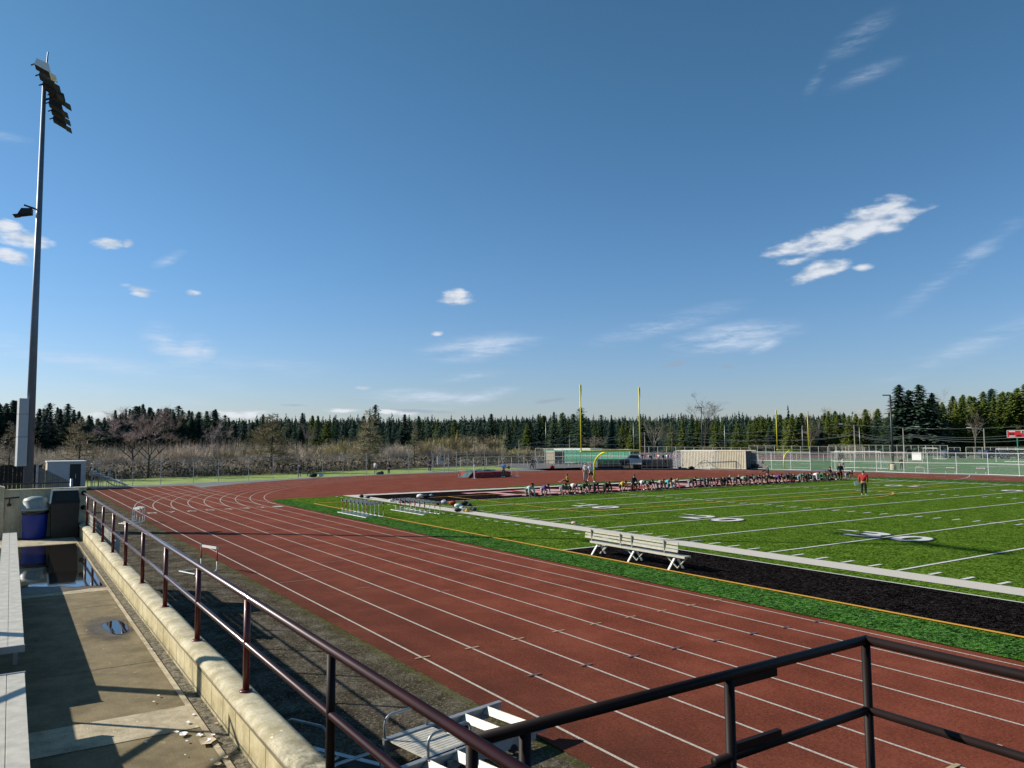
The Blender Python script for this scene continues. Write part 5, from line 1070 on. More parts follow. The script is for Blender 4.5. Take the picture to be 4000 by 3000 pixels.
SH = [(1300,1712,140,3.2,T_gol,'olive gold rounded bush left of the half bare spruce'),(1345,1700,150,3.8,T_gol,'taller olive gold bush just left of the half bare spruce'),(1395,1706,142,3.0,T_tan,'tan bush touching the left side of the half bare spruce'),(1500,1722,140,3.2,T_brush,'grey brown bush between the spruce and the thin sparse tree'),(1555,1712,146,3.6,T_brush,'large grey brown bush left of the thin sparse tree'),(1660,1706,150,3.6,T_tan,'tan rounded bush right of the thin sparse tree'),(1700,1686,165,5.0,T_gol,'big golden tan crown, left of the three biggest'),(1765,1678,170,5.4,T_gol,'big golden tan crown, middle of the three biggest'),(1830,1684,170,4.6,T_tan,'big golden tan crown, right of the three biggest'),(1730,1722,150,3.4,T_brush,'low brown bush in front of the golden crowns'),(1800,1726,150,3.6,T_tan,'low tan bush in front of the right golden crown'),(1865,1722,152,3.4,T_brush,'low brown bush before the pale mossy tree'),(1895,1686,178,4.0,T_tan,'pale tan crown beside the broad dark evergreen'),(1935,1690,178,3.6,T_gol,'pale gold crown touching the broad dark evergreen'),(1930,1730,150,3.2,T_tan,'low tan bush at the right end of the brush'),(2010,1738,150,2.8,T_gol,'low golden bush left of the green screen'),(2060,1736,152,2.8,T_tan,'low tan bush touching the green screen corner'),(230,1738,120,3.2,T_brush,'grey bush above the board fence at the left'),(430,1742,122,3.6,T_brush,'grey bush left of the purple tree'),(690,1728,125,4.2,T_brush,'rounded grey bush right of the purple tree'),(760,1722,128,4.4,T_brush,'taller rounded grey bush right of the purple tree'),(900,1730,128,4.2,T_tan,'pale grey tan bush midway to the big bare tree'),(1150,1724,130,4.4,T_brush,'rounded grey bush right of the big bare tree'),(1230,1722,134,4.4,T_tan,'pale rounded bush farther right of the big bare tree')]
for i_, (px, top, d, wr, m_, l_) in enumerate(SH):
    q = AT(px, d); H = ZAT(q, px, top); t = put_tree(q, DS[(i_ % 3+1, m_.name)], SBT, i_*1.3, (wr, wr, H), 'bare_shrub', l_, None, 'shrub')
tag(br.build('brush', T_brush), 'tangled grey brown winter brush behind the lawn and the curved fence', 'brush', kind='stuff')
bb_ = MB(); r4 = random.Random(14)                    # dark green undergrowth under the brush
for k in range(16000):
    px = r4.uniform(-350, 2150); d0 = interp(px, [(-400,96),(0,96),(1000,102),(1500,117),(1900,139),(2200,149)]); q = AT(px, d0+r4.random()**2*60); h = r4.random()*1.3*(1+noise.noise(Vector((q.x*.2,q.y*.2,3)))); s = .22
    v = [Vector((r4.uniform(-s,s),r4.uniform(-s,s),r4.uniform(-s,s))) for _ in range(3)]; o = len(bb_.v); bb_.v += [tuple(q+Vector((0,0,h+.1))+x) for x in v]; bb_.f.append((o,o+1,o+2)); bb_.m.append(0)
T_under = m_leaf('bramble_leaves', [(.020,.024,.010), (.055,.048,.022), (.10,.08,.05)])
tag(bb_.build('brambles', T_under), 'low dark bramble undergrowth along the foot of the brush', 'brambles', kind='stuff')
for px, top, d, l in [(2015,1740,150,'tawny leafless shrub left of the green screen'),(2090,1738,152,'second tawny shrub beside the corner of the green screen'),(3220,1725,205,'reddish shrub right of the far goal post'),(2980,1722,205,'reddish brown shrub left of the far goal post'),(2780,1728,205,'tan shrub behind the cream container'),(3345,1735,205,'tan shrub beside the timber street lamp'),(3300,1728,207,'brown shrub left of the timber street lamp')]:
    bare(px, 0, top, 'rg'+T_twigo.name, T_twigo, l, (31,), dict(spread=.62,levels=5,up=.5,trunk=.16,twigs=1.4), rz=rnd.random()*6, w=2.2, d=d, name='bare_shrub')
sr_ = thing('post_brace', P(1400,1833), 'dark timber gate brace on the lawn right of the fence people', 'fence')
b = MB(); dd_ = (P(1425,1833)-P(1380,1834)); b.tube([-dd_*.5,-dd_*.5+Vector((0,0,1.15))], .07, 6); b.tube([dd_*.5,dd_*.5+Vector((0,0,1.15))], .07, 6); b.tube([-dd_*.5+Vector((0,0,1.05)),Vector((0,0,.2)),dd_*.5+Vector((0,0,1.05))], .05, 6); b.build('timbers', T_wood, sr_)
# ================================================================== PEOPLE
def skin(verts, edges, radii, sub=1, mtl=None, name='body'):
    me = bpy.data.meshes.new(name); me.from_pydata([tuple(v) for v in verts], edges, []); o = bpy.data.objects.new('tmp', me); COL.objects.link(o)
    m = o.modifiers.new('s', 'SKIN'); m.use_smooth_shade = True
    for i, r_ in enumerate(radii): me.skin_vertices[0].data[i].radius = (r_, r_) if not isinstance(r_, tuple) else r_
    me.skin_vertices[0].data[0].use_root = True
    s = o.modifiers.new('u', 'SUBSURF'); s.levels = sub; s.render_levels = sub
    dg = bpy.context.evaluated_depsgraph_get(); out = bpy.data.meshes.new_from_object(o.evaluated_get(dg)); out.name = name
    bpy.data.objects.remove(o); bpy.data.meshes.remove(me); out.materials.clear(); out.materials.append(mtl or T_skin); return out
V = Vector
def hand(vs, es, rs, iw, w, d, side, curl=.3):
    d = d.normalized(); s = d.cross(V((0,0,1))) if abs(d.z) < .9 else V((0,1,0)); s = s.normalized(); c = w+d*.07; vs.append(c); es.append((iw, len(vs)-1)); rs.append(.026); ip = len(vs)-1; n_ = d.cross(s)
    for k, (o, l) in enumerate(((-.033,.068),(-.011,.078),(.011,.072),(.033,.056))):
        a = c+s*o+d*.02; b_ = a+d*l*.5; e = b_+(d*.8+n_*curl*(.6+.15*k)).normalized()*l*.5; vs.extend([a, b_, e]); j = len(vs)-3; es.extend([(ip, j),(j, j+1),(j+1, j+2)]); rs.extend([.010,.009,.007])
    a = w+d*.03+s*.028*side; e = a+(d*.6+s*side*.8).normalized()*.055; vs.extend([a, e]); j = len(vs)-2; es.extend([(iw, j),(j, j+1)]); rs.extend([.011,.008])
def person_meshes(J):
    """J: joints. returns dict of meshes"""
    pel, ch, nk, hd, ht = J['pelvis'], J['chest'], J['neck'], J['head'], J['headtop']
    vs = [pel, (pel+ch)/2, ch, nk, hd, ht]; es = [(0,1),(1,2),(2,3),(3,4),(4,5)]; rs = [(.125,.10),(.115,.09),(.135,.10),.052,(.078,.088),(.05,.055)]
    fwd = J.get('face', V((1,0,0))).normalized(); nose = hd+fwd*.098+(hd-ht)*.12; vs.append(nose); es.append((4, 6)); rs.append(.014)
    sd = fwd.cross(V((0,0,1))).normalized()
    for s in (-1,1): vs.append(hd+sd*s*.082); es.append((4, len(vs)-1)); rs.append(.014)
    for s, k in ((1,'l'),(-1,'r')):
        i = len(vs); vs += [J['sh'+k], J['el'+k], J['wr'+k]]; es += [(2,i),(i,i+1),(i+1,i+2)]; rs += [.052,.040,.027]; hand(vs, es, rs, i+2, J['wr'+k], J['wr'+k]-J['el'+k] if 'hd'+k not in J else J['hd'+k], s)
        i = len(vs); vs += [J['hip'+k], J['kn'+k], (J['kn'+k]*.6+J['an'+k]*.4), J['an'+k]]; es += [(0,i),(i,i+1),(i+1,i+2),(i+2,i+3)]; rs += [.082,.055,.056,.036]
        vs += [J['an'+k]+(J['toe'+k]-J['an'+k])*.9]; es.append((i+3,i+4)); rs.append(.03)
    D = {'body': skin(vs, es, rs, 1, T_skin, 'body')}
    def shirt(long):
        vs = [pel*.85+ch*.15, (pel+ch)/2, ch, (ch+nk*2)/3]; es = [(0,1),(1,2),(2,3)]; rs = [(.165,.145),(.16,.14),(.18,.15),.09]
        for k in 'lr':
            i = len(vs); vs += [J['sh'+k], (J['sh'+k]*.35+J['el'+k]*.65) if not long else J['el'+k]]; es += [(2,i),(i,i+1)]; rs += [.088,.066 if not long else .068]
            if long: vs.append(J['el'+k]*.08+J['wr'+k]*.92); es.append((i+1,i+2)); rs.append(.045)
        if long: vs.append(nk+(nk-hd)*.1-fwd*.05); es.append((3, len(vs)-1)); rs.append(.075)
        return skin(vs, es, rs, 1, T_black, 'shirt')
    def legs(long):
        vs = [pel*.92+ch*.08, pel]; es = [(0,1)]; rs = [(.14,.115),(.145,.12)]
        for k in 'lr':
            i = len(vs); vs += [J['hip'+k], (J['hip'+k]*.3+J['kn'+k]*.7) if not long else J['kn'+k]]; es += [(1,i),(i,i+1)]; rs += [.105,.092 if not long else .076]
            if long: vs.append(J['kn'+k]*.06+J['an'+k]*.94); es.append((i+1,i+2)); rs.append(.055)
        return skin(vs, es, rs, 1, T_black, 'trousers' if long else 'shorts')
    D['shirt_s'] = shirt(False); D['shirt_l'] = shirt(True); D['leg_s'] = legs(False); D['leg_l'] = legs(True)
    up = (ht-hd).normalized(); c = hd+up*.04-fwd*.025
    vs = [c-fwd*.05-up*.05, c-fwd*.02+up*.03, c+fwd*.045+up*.05]; D['hair'] = skin(vs, [(0,1),(1,2)], [.092,.115,.072], 1, T_black, 'hair')
    vs = [c-fwd*.05-up*.05, c-fwd*.03+up*.03, c+fwd*.02+up*.05, c-fwd*.10-up*.16, c-fwd*.09-up*.26]; D['hair_l'] = skin(vs, [(0,1),(1,2),(0,3),(3,4)], [.095,.117,.085,.07,.04], 1, T_black, 'hair')
    for k in 'lr':
        a, t_ = J['an'+k], J['toe'+k]; D['shoe_'+k] = skin([a+(a-t_)*.25+V((0,0,-.0)), a+(t_-a)*.35, t_], [(0,1),(1,2)], [.042,.045,.036], 1, T_wht, 'shoe')
    for me in D.values():
        me.polygons.foreach_set('use_smooth', [True]*len(me.polygons))
    return D
def stand(st=0., arm='down', lean=0., tw=0):
    J = dict(pelvis=V((0,0,.93)), chest=V((.02+lean,0,1.32)), neck=V((.0+lean,0,1.50)), head=V((.03+lean,0,1.63)), headtop=V((.02+lean,0,1.70)), shl=V((lean,.19,1.43)), shr=V((lean,-.19,1.43)), hipl=V((0,.10,.88)), hipr=V((0,-.10,.88)),
        knl=V((.03+st*.5,.11,.49)), knr=V((.03-st*.15,-.11,.49)), anl=V((st*.75,.12,.085)), anr=V((-st*.9,-.12,.085+max(0,st-.2)*.5)), toel=V((st*.75+.17,.14,.04)), toer=V((-st*.9+.15,-.14,.04)))
    if arm == 'down': J.update(ell=V((-.04+lean-st*.4,.25,1.15)), elr=V((-.04+lean+st*.4,-.25,1.15)), wrl=V((.08+lean-st*.3,.24,.93)), wrr=V((.08+lean+st*.6,-.24,.95)))
    if arm == 'bent': J.update(ell=V((-.22,.26,1.20)), elr=V((.12,-.26,1.16)), wrl=V((.02,.24,1.12)), wrr=V((.28,-.16,1.33)))
    if arm == 'point': J.update(ell=V((-.03,.26,1.15)), elr=V((.24,-.26,1.26)), wrl=V((.08,.22,.95)), wrr=V((.46,-.30,1.17)))
    if arm == 'front': J.update(ell=V((.06,.25,1.16)), elr=V((.06,-.25,1.16)), wrl=V((.24,.12,1.12)), wrr=V((.24,-.10,1.14)))
    if arm == 'throw': J.update(ell=V((.20,.22,1.42)), elr=V((.22,-.20,1.46)), wrl=V((.42,.10,1.55)), wrr=V((.44,-.06,1.60)))
    if arm == 'reach': J.update(ell=V((.16,.24,1.25)), elr=V((-.2,-.28,1.22)), wrl=V((.40,.22,1.20)), wrr=V((-.40,-.30,1.06)))
    return J
def kneel(v=0):
    J = dict(pelvis=V((-.56,0,.50)), chest=V((-.22,0,.66)), neck=V((-.05,0,.71)), head=V((.055,0,.69)), headtop=V((.10,0,.735)), face=V((.55,0,-.8)), shl=V((-.11,.19,.62)), shr=V((-.11,-.19,.62)), ell=V((-.05,.25,.34)), elr=V((-.05,-.25,.34)), wrl=V((-.02,.24,.09)), wrr=V((-.02,-.24,.09)), hdl=V((.6,.2,-.5)), hdr=V((.6,-.2,-.5)),
        hipl=V((-.56,.11,.46)), hipr=V((-.56,-.11,.46)), knl=V((-.20,.14,.32)), anl=V((-.36,.12,.08)), toel=V((-.20,.12,.035)), knr=V((-.44,-.13,.07)), anr=V((-.84,-.12,.09)), toer=V((-.84,-.12,.035)))
    if v == 1: J.update(head=V((.05,.03,.76)), headtop=V((.08,.03,.83)), face=V((.95,0,-.3)), chest=V((-.22,0,.70)), neck=V((-.06,0,.74)))
    if v == 2: J.update(pelvis=V((-.60,0,.62)), hipl=V((-.60,.11,.58)), hipr=V((-.60,-.11,.58)), knl=V((-.22,.14,.36)), knr=V((-.55,-.13,.20)), anr=V((-.92,-.12,.14)), toer=V((-.90,-.12,.04)), chest=V((-.24,0,.66)), head=V((.04,0,.62)), headtop=V((.09,0,.62)), face=V((.3,0,-1)))
    if v == 3: J.update(pelvis=V((-.36,0,.50)), chest=V((-.24,0,.86)), neck=V((-.18,0,1.02)), head=V((-.12,0,1.13)), headtop=V((-.10,0,1.20)), face=V((.9,0,-.4)), shl=V((-.2,.19,.96)), shr=V((-.2,-.19,.96)), ell=V((-.12,.26,.70)), elr=V((-.10,-.26,.68)), wrl=V((.04,.18,.50)), wrr=V((.08,-.14,.30)), hipl=V((-.36,.11,.46)), hipr=V((-.36,-.11,.46)), knl=V((-.02,.15,.44)), anl=V((-.06,.14,.08)), toel=V((.10,.14,.035)), knr=V((-.24,-.13,.07)), anr=V((-.66,-.12,.09)), toer=V((-.66,-.12,.035)))
    return J
def sit():
    return dict(pelvis=V((0,0,.11)), chest=V((.06,0,.47)), neck=V((.10,0,.64)), head=V((.15,0,.76)), headtop=V((.15,0,.83)), shl=V((.08,.19,.57)), shr=V((.08,-.19,.57)), ell=V((.22,.22,.36)), elr=V((.22,-.22,.36)), wrl=V((.42,.12,.36)), wrr=V((.44,-.12,.30)), hipl=V((.03,.1,.12)), hipr=V((.03,-.1,.12)), knl=V((.38,.14,.36)), knr=V((.42,-.14,.28)), anl=V((.68,.13,.09)), anr=V((.80,-.13,.09)), toel=V((.80,.13,.09)), toer=V((.92,-.13,.14)))
POSES = {'stand': stand(), 'bent': stand(0,'front'), 'walk': stand(.30), 'run': stand(.42,'bent',.05), 'point': stand(.05,'point'), 'throw': stand(.12,'throw'), 'reach': stand(.22,'reach',.05), 'k0': kneel(0), 'k1': kneel(1), 'k2': kneel(2), 'k3': kneel(3), 'sit': sit()}
PM = {k: person_meshes(J) for k, J in POSES.items()}
_cm = {}
def cloth(col):
    if col not in _cm: _cm[col] = mat('cloth_%d' % len(_cm), col, .85, var=.25, scale=6)
    return _cm[col]
BLK = (.012,.012,.014); CH = (.035,.038,.045); NAV = (.015,.028,.06); WH = (.70,.70,.72); PUR = (.12,.03,.30); YEL = (.62,.42,.02); TEAL = (.10,.42,.42); GRN = (.02,.14,.05); GT = (.10,.16,.18); KH = (.36,.33,.27); LG = (.25,.42,.36); RED = (.42,.02,.015); GRY = (.28,.29,.31); LB = (.12,.36,.50); BLU = (.05,.16,.36); SKC = (.42,.24,.16); PINK = (.7,.05,.25); MINT = (.40,.55,.53)
HB = (.015,.010,.008); HBR = (.09,.045,.02); HBL = (.38,.24,.11)
def person(pose, loc, rz, lab, shirt=BLK, legs=BLK, ls=False, ll=False, hair=HB, hl=False, shoes=WH, tan=False, grp=None, sc=1.):
    t = thing('person', loc, lab, 'person', grp, rz); t.scale = (sc,)*3; D = PM[pose]
    def part(nm, me, m, par=None):
        o = bpy.data.objects.new(nm, me); COL.objects.link(o); o.parent = par or t; o.material_slots[0].link = 'OBJECT'; o.material_slots[0].material = m; return o
    b = part('body', D['body'], T_skin2 if tan else T_skin)
    part('hoodie' if ls else 'shirt', D['shirt_l' if ls else 'shirt_s'], cloth(shirt)); part('trousers' if ll else 'shorts', D['leg_l' if ll else 'leg_s'], cloth(legs)); part('hair', D['hair_l' if hl else 'hair'], cloth(hair))
    for k in 'lr': part('shoe', D['shoe_'+k], cloth(shoes))
    return t
def goal_y(px):                                       # where the sight line meets the goal line
    d = ray(px, 1900); return CPOS.y+d.y*(0-CPOS.x)/d.x
GA_ = 'athletes crouching along the goal line'
rk = random.Random(2)
ATH = [ # px, pose, shirt, legs, long sleeve, long legs, hair, long hair, shoes, label
(2082,'k1',MINT,KH,1,0,HBR,1,WH,'crouching athlete with long brown hair and pale sleeves, first at the left end'),
(2145,'k0',PUR,KH,0,0,HB,0,PINK,'crouching athlete in a purple shirt with pink shoes near the left end'),
(2212,'k0',GT,GRY,0,0,HB,0,WH,'crouching athlete in a grey teal tee, third from the left on the goal line'),
(2253,'k2',WH,BLK,0,0,HBR,0,WH,'crouching athlete in a white tee beside the green shirted one'),
(2294,'k1',GRN,BLK,0,0,HBR,1,WH,'crouching athlete in a green tee, the only dark green shirt'),
(2333,'k2',CH,BLK,1,1,HB,1,BLK,'crouching athlete in a charcoal hoodie right of the green shirt'),
(2382,'k0',BLK,BLK,1,1,HBR,0,BLK,'crouching athlete in black hoodie alone left of the yellow shirt'),
(2448,'k0',YEL,BLK,0,0,HB,0,BLK,'crouching athlete in a bright yellow tee on the goal line'),
(2488,'k3',BLK,BLK,1,1,HBR,0,WH,'athlete in black kneeling upright right of the yellow shirt'),
(2521,'k2',WH,BLK,0,0,HB,0,WH,'crouching athlete in a white tee right of the upright kneeler'),
(2552,'k0',NAV,CH,0,0,HB,0,WH,'crouching athlete in a navy tee between white and khaki shirts'),
(2592,'k0',KH,CH,0,1,HBR,0,WH,'crouching athlete in a khaki grey tee left of the teal sweater'),
(2622,'k0',TEAL,BLK,1,1,HB,1,WH,'crouching athlete in a light teal long sleeved sweater'),
(2648,'k0',KH,SKC,0,0,HBL,0,WH,'crouching blond athlete in a sand tee right of the teal sweater'),
(2720,'k1',BLK,GRY,1,1,HB,0,GRY,'crouching athlete in black hoodie and grey sweatpants after the gap'),
(2767,'k2',NAV,BLK,1,1,HB,0,BLK,'crouching athlete in dark navy right of the grey sweatpants'),
(2790,'k2',BLK,KH,0,0,HBR,0,WH,'small crouching athlete with bare arms beside the dark navy one'),
(2828,'k2',BLK,BLK,1,1,HB,0,BLK,'low crouching athlete all in black behind the capped one'),
(2855,'k1',BLK,BLK,1,1,GRY,0,YEL,'taller crouching athlete in black with a grey cap'),
(2890,'k1',BLK,GRY,1,0,HBL,0,YEL,'crouching blond athlete in black long sleeves'),
(2917,'k0',LG,BLK,0,0,HB,0,YEL,'crouching athlete in a pale green tee'),
(2941,'k1',BLK,BLK,0,0,HB,0,WH,'crouching athlete in black tee right of the pale green one'),
(2967,'k0',NAV,BLK,0,0,HB,0,WH,'crouching athlete in dark blue next to the standing coach in black'),
(2990,'k2',CH,SKC,0,0,HB,0,WH,'crouching athlete half hidden behind the coach in black'),
(3018,'k0',BLK,BLK,0,0,HB,0,BLK,'crouching athlete in black just right of the coach in black'),
(3054,'k0',PUR,BLK,0,1,HB,0,BLK,'crouching athlete in a purple tee in the right half of the row'),
(3084,'k1',CH,SKC,0,0,HB,0,WH,'crouching athlete in a charcoal tee right of the purple one'),
(3106,'k2',BLK,BLK,1,0,HBR,0,BLK,'crouching athlete in black with brown hair between charcoal and teal shirts'),
(3140,'k0',(.04,.22,.24),LB,0,0,HBR,0,WH,'crouching athlete in a dark teal tee in the right half of the row'),
(3172,'k0',BLK,BLK,1,1,HB,0,BLK,'crouching athlete in black right of the dark teal tee'),
(3203,'k0',WH,GRY,1,1,HBR,0,BLK,'crouching athlete in a white long sleeved top near the right end'),
(3228,'k1',GRN,BLK,1,0,HB,0,BLK,'crouching athlete in very dark green near the right end'),
(3255,'k3',BLK,BLK,0,1,HB,0,BLK,'athlete kneeling upright in black near the right end of the row'),
(3273,'k2',BLK,BLK,0,1,HBR,0,WH,'athlete bent low in black beside the standing blond coach'),
(3332,'k0',BLK,LB,0,0,HB,0,WH,'lone crouching athlete in a black tee and light blue shorts at the far right end')]
for px, pose, sh, lg, ls, ll, hr, hl, so, lab in ATH:
    y = goal_y(px+2); person(pose, (rk.uniform(-.1,.02), y-.12, .045), R(rk.uniform(-18,8)), lab, sh, lg, ls, ll, hr, hl, so, tan=rk.random() < .25, grp=GA_, sc=1.02)
def hface(px, q): return 0
def pp(pose, px, py, rz, lab, **k):
    q = P(px, py); z = k.pop('z', .02); top = k.pop('top', None); H = 1.73
    if top is not None: k['sc'] = max(.8, min(1.15, ZAT(q, px, top)/ (1.76 if pose not in ('sit',) else .9)))
    t = person(pose, (q.x, q.y, z), R(rz), lab, **k); t.scale = (t.scale[0]*1.12, t.scale[1]*1.12, t.scale[2]); return t
pp('stand',3375,1936.5,112,'coach in a red jacket and black trousers holding white papers on the field',shirt=RED,legs=BLK,ls=True,ll=True,hair=(.12,.12,.13),shoes=WH,top=1840)
cb = thing('clipboard', P(3368,1936)+Vector((-.15,-.40,.86)), 'white sheets of paper held in the hand of the red jacketed coach', 'paper'); b = MB(); b.box((-.01,-.14,-.13),(.01,.14,.16)); b.build('sheets', T_paper, cb); cb.rotation_euler = (R(12),0,R(-35))
pp('point',3000,1892.5,-130,'coach in black with an outstretched arm standing among the crouching athletes',shirt=BLK,legs=BLK,ls=True,ll=True,hair=GRY,shoes=BLK,top=1821,z=.045)
pp('stand',3284,1877,-35,'blond coach in black standing near the right end of the row',shirt=BLK,legs=BLK,ls=True,ll=True,hair=HBL,shoes=WH,top=1812,z=.045)
pp('run',2308,1884,-12,'runner in a pale blue tee and black shorts jogging left of the near goal post',shirt=(.50,.60,.78),legs=BLK,hair=HB,shoes=WH,top=1811)
pp('stand',2288,1881,-40,'person in a white shirt and grey trousers standing behind the runner',shirt=WH,legs=GRY,ll=True,hair=HB,shoes=BLK,top=1807)
pp('sit',2220,1887,-135,'person in a yellow shirt sitting on the turf tying a white shoe',shirt=YEL,legs=BLK,hair=HB,shoes=WH,tan=True,top=1852)
pp('bent',1967,1865,-60,'person in a blue hooded jacket at the high jump mat',shirt=BLU,legs=BLK,ls=True,ll=True,hair=HBR,shoes=TEAL,top=1806)
pp('walk',1888,1835,200,'person with a navy vest walking on the grass behind the high jump mat',shirt=NAV,legs=BLK,hair=HB,shoes=WH,top=1790)
pp('sit',1990,1833,-120,'person in black sitting on the grass behind the high jump mat',shirt=BLK,legs=BLK,ls=True,ll=True,hair=HB,top=1815)
pp('walk',2078,1831.5,-150,'person in black striding by the fence left of the cream containers',shirt=BLK,legs=BLK,ls=True,ll=True,hair=HBR,shoes=BLK,top=1791)
pp('stand',2088,1831,-30,'second dark figure standing close behind the striding one',shirt=CH,legs=BLK,ls=True,ll=True,hair=HB,shoes=BLK,top=1792)
pp('stand',1170,1866.5,-30,'girl in a black top and shorts standing at the curved fence',shirt=BLK,legs=BLK,ls=True,hair=HBL,hl=True,shoes=WH,top=1818)
pp('reach',1208,1862,-150,'blond girl in black leggings swinging an arm by the curved fence',shirt=BLK,legs=BLK,ls=True,ll=True,hair=HBL,hl=True,shoes=BLK,top=1814)
pp('stand',1466,1853.5,-60,'person in a white tee and dark shorts standing by the curved fence',shirt=WH,legs=BLK,hair=HB,shoes=YEL,top=1803)
pp('stand',1519,1852,-60,'dark figure standing hidden behind a fence post',shirt=BLK,legs=BLK,ls=True,ll=True,hair=HB,shoes=BLK,top=1808)
pp('stand',1679,1844.5,-50,'person in a dark vest with white panels standing by the gate posts',shirt=NAV,legs=NAV,ll=True,ls=True,hair=HB,shoes=WH,top=1793)
pp('walk',2979,1826,-30,'figure in dark clothes standing right of the container doors beyond the fence',shirt=(.12,.03,.03),legs=BLK,hair=HBR,shoes=WH,top=1789)
pp('throw',3294,1831,-5,'person in a white shirt and blue shorts throwing a ball beyond the far fence',shirt=WH,legs=(.03,.05,.16),hair=HBR,shoes=WH,top=1789)
ba = MB(); ba.blob((0,0,.1),(.1,.1,.1),2,10,.0); o = ba.build('ball', T_binbr, smooth=True); q = P(3306,1831); q.z = ZAT(q,3306,1791)-.1; o.location = q; tag(o, 'brown ball at the hands of the thrower in the white shirt', 'ball')
pp('stand',3522,1834,-60,'figure all in black standing beyond the far fence right of the tall dark light pole',shirt=BLK,legs=BLK,ls=True,ll=True,hair=HBR,shoes=BLK,top=1788)
cols = [WH,BLK,PINK,GRY,NAV,WH,RED,WH,CH,LB,WH,PUR]
for i, px in enumerate([2497,2508,2515,2533,2540,2545,2565,2572,2590,2597,2603,2612,2619,2627,2641]):
    q = AT(px, 138+(i*7 % 9)); person(('stand','bent','walk')[i % 3], (q.x,q.y,-.02), R(-60+i*50), 'small figure in the distant crowd behind the team shelters and pickup', cols[i % 12], BLK if i % 2 else GRY, i % 2 == 0, i % 3 == 0, HB if i % 4 else HBR, i % 5 == 0, WH, grp='distant people behind the team shelters')
# bags and clothes
bagspec = [(1412,1946,BLK,.55,'flat black sports bag at the end of the white sideline band'),(1437,1949,CH,.5,'lumpy dark backpack beside the flat black sports bag'),(1532,1963,WH,.5,'white crumpled clothes pile left behind the second rank of hurdles'),(1560,1967,GRY,.4,'grey clothes bundle behind the second rank of hurdles'),(1578,1968,BLK,.4,'black bundle between the hurdle uprights'),(1597,1969,NAV,.35,'navy bundle between the hurdle uprights'),(1642,1946,WH,.6,'white and blue bag on the black end zone turf'),(1667,1946,BLK,.5,'black backpack right of the white and blue bag'),(1685,1942,LB,.4,'pale blue water jug on the end zone turf'),(1712,1975,BLK,.5,'black bag beside the last hurdle upright'),(1735,1970,(.5,.4,.55),.6,'white and purple clothes pile right of the hurdles'),(1768,1976,RED,.7,'red jacket heap between the clothes piles'),(1790,1985,WH,.6,'white shirt heap at the corner of the sideline'),(1805,1990,MINT,.4,'pale mint towel on the white shirt heap'),(1815,1977,BLK,.7,'long black jacket lying behind the white heap'),(1833,1979,NAV,.4,'navy bag right of the long black jacket'),(1788,2002,BLK,.5,'black bag lying on the white sideline band'),(1815,2000,GRY,.5,'grey striped bag near the yellow cloth'),(1826,2002,YEL,.4,'bright yellow cloth dropped on the sideline'),(1843,1997,BLK,.5,'black backpack standing right of the yellow cloth'),(1852,1999,CH,.5,'charcoal backpack at the right end of the clothes heap'),(1224,1864,BLK,.7,'black bag on the gravel by the curved fence'),(1253,1862,WH,.5,'white bag on the gravel right of the black one'),(1490,1852.5,BLK,.6,'dark bag on the gravel beside the white shirted person'),(1478,1853.5,GRN,.5,'flat dark green bag at the fence'),(2156,1830,RED,.7,'red bag standing at the fence before the cream container'),(2700,1831.5,BLK,.6,'black bag on the ground before the leaning soccer goal'),(2950,1832,BLK,1.2,'long black bag heap at the foot of the container doors'),(2968,1832.5,NAV,.6,'navy bag at the end of the black heap'),(2243,2052,(.55,.38,.33),.38,'pale pink bundle sitting on the white sideline band')]
for i, (px, py, c, s, l) in enumerate(bagspec):
    q = P(px, py); d = math.hypot(q.x-CPOS.x, q.y-CPOS.y); k = s*.42*(1.6 if d > 85 else 1); b = MB(); b.blob((0,0,k*.42),(k,k*.7,k*.5), i+3, 12, .32); t = thing('bag', (q.x,q.y,.045 if d < 85 else .0), l, 'bag', 'bags and clothes left around the field', rk.random()*6); b.build('bag_body', cloth(c), t, True)
    b = MB(); b.tube([(-k*.5,0,k*.7),(-k*.2,.03,k*1.02),(k*.2,-.02,k*1.0),(k*.55,0,k*.6)], .018*(1.5 if d > 85 else 1), 6); b.build('strap', cloth(CH if i % 2 else GRY), t)
# ================================================================== SKY AND LIGHT
w = bpy.data.worlds.new('World'); S.world = w; w.use_nodes = True; nt = w.node_tree; g = G.__new__(G); g.nt = nt; g.b = None
bgn = nt.nodes['Background']; sky = nt.nodes.new('ShaderNodeTexSky'); sky.sky_type = 'NISHITA'; sky.sun_disc = False
SUN_AZ = math.atan2(-.716, -.698); SUN_EL = R(28.8); sky.sun_elevation = SUN_EL; sky.sun_rotation = math.pi/2-SUN_AZ; sky.air_density = 1.1; sky.dust_density = .4; sky.ozone_density = 1.6
tc = nt.nodes.new('ShaderNodeTexCoord'); sp = nt.nodes.new('ShaderNodeSeparateXYZ'); g.l(tc.outputs['Generated'], sp.inputs[0])
el = g.math('ARCSINE', sp.outputs[2]); r1 = g.math('ARCTAN2', sp.outputs[1], sp.outputs[0]); az = g.math('MODULO', g.math('ADD', r1, 2*math.pi), 2*math.pi)
cb_ = nt.nodes.new('ShaderNodeCombineXYZ'); g.l(az, cb_.inputs[0]); g.l(el, cb_.inputs[1]); co = cb_.outputs[0]
mp = nt.nodes.new('ShaderNodeMapping'); mp.inputs['Scale'].default_value = (30, 75, 1); g.l(co, mp.inputs[0]); n1 = g.noise(mp.outputs[0], 1., 6, .55)
mp2 = nt.nodes.new('ShaderNodeMapping'); mp2.inputs['Scale'].default_value = (10, 55, 1); mp2.inputs['Rotation'].default_value = (0,0,R(12)); g.l(co, mp2.inputs[0]); n2 = g.noise(mp2.outputs[0], 1., 8, .7)
def azel(px, py): d = ray(px, py).normalized(); return math.atan2(d.y, d.x) % (2*math.pi), math.asin(d.z)
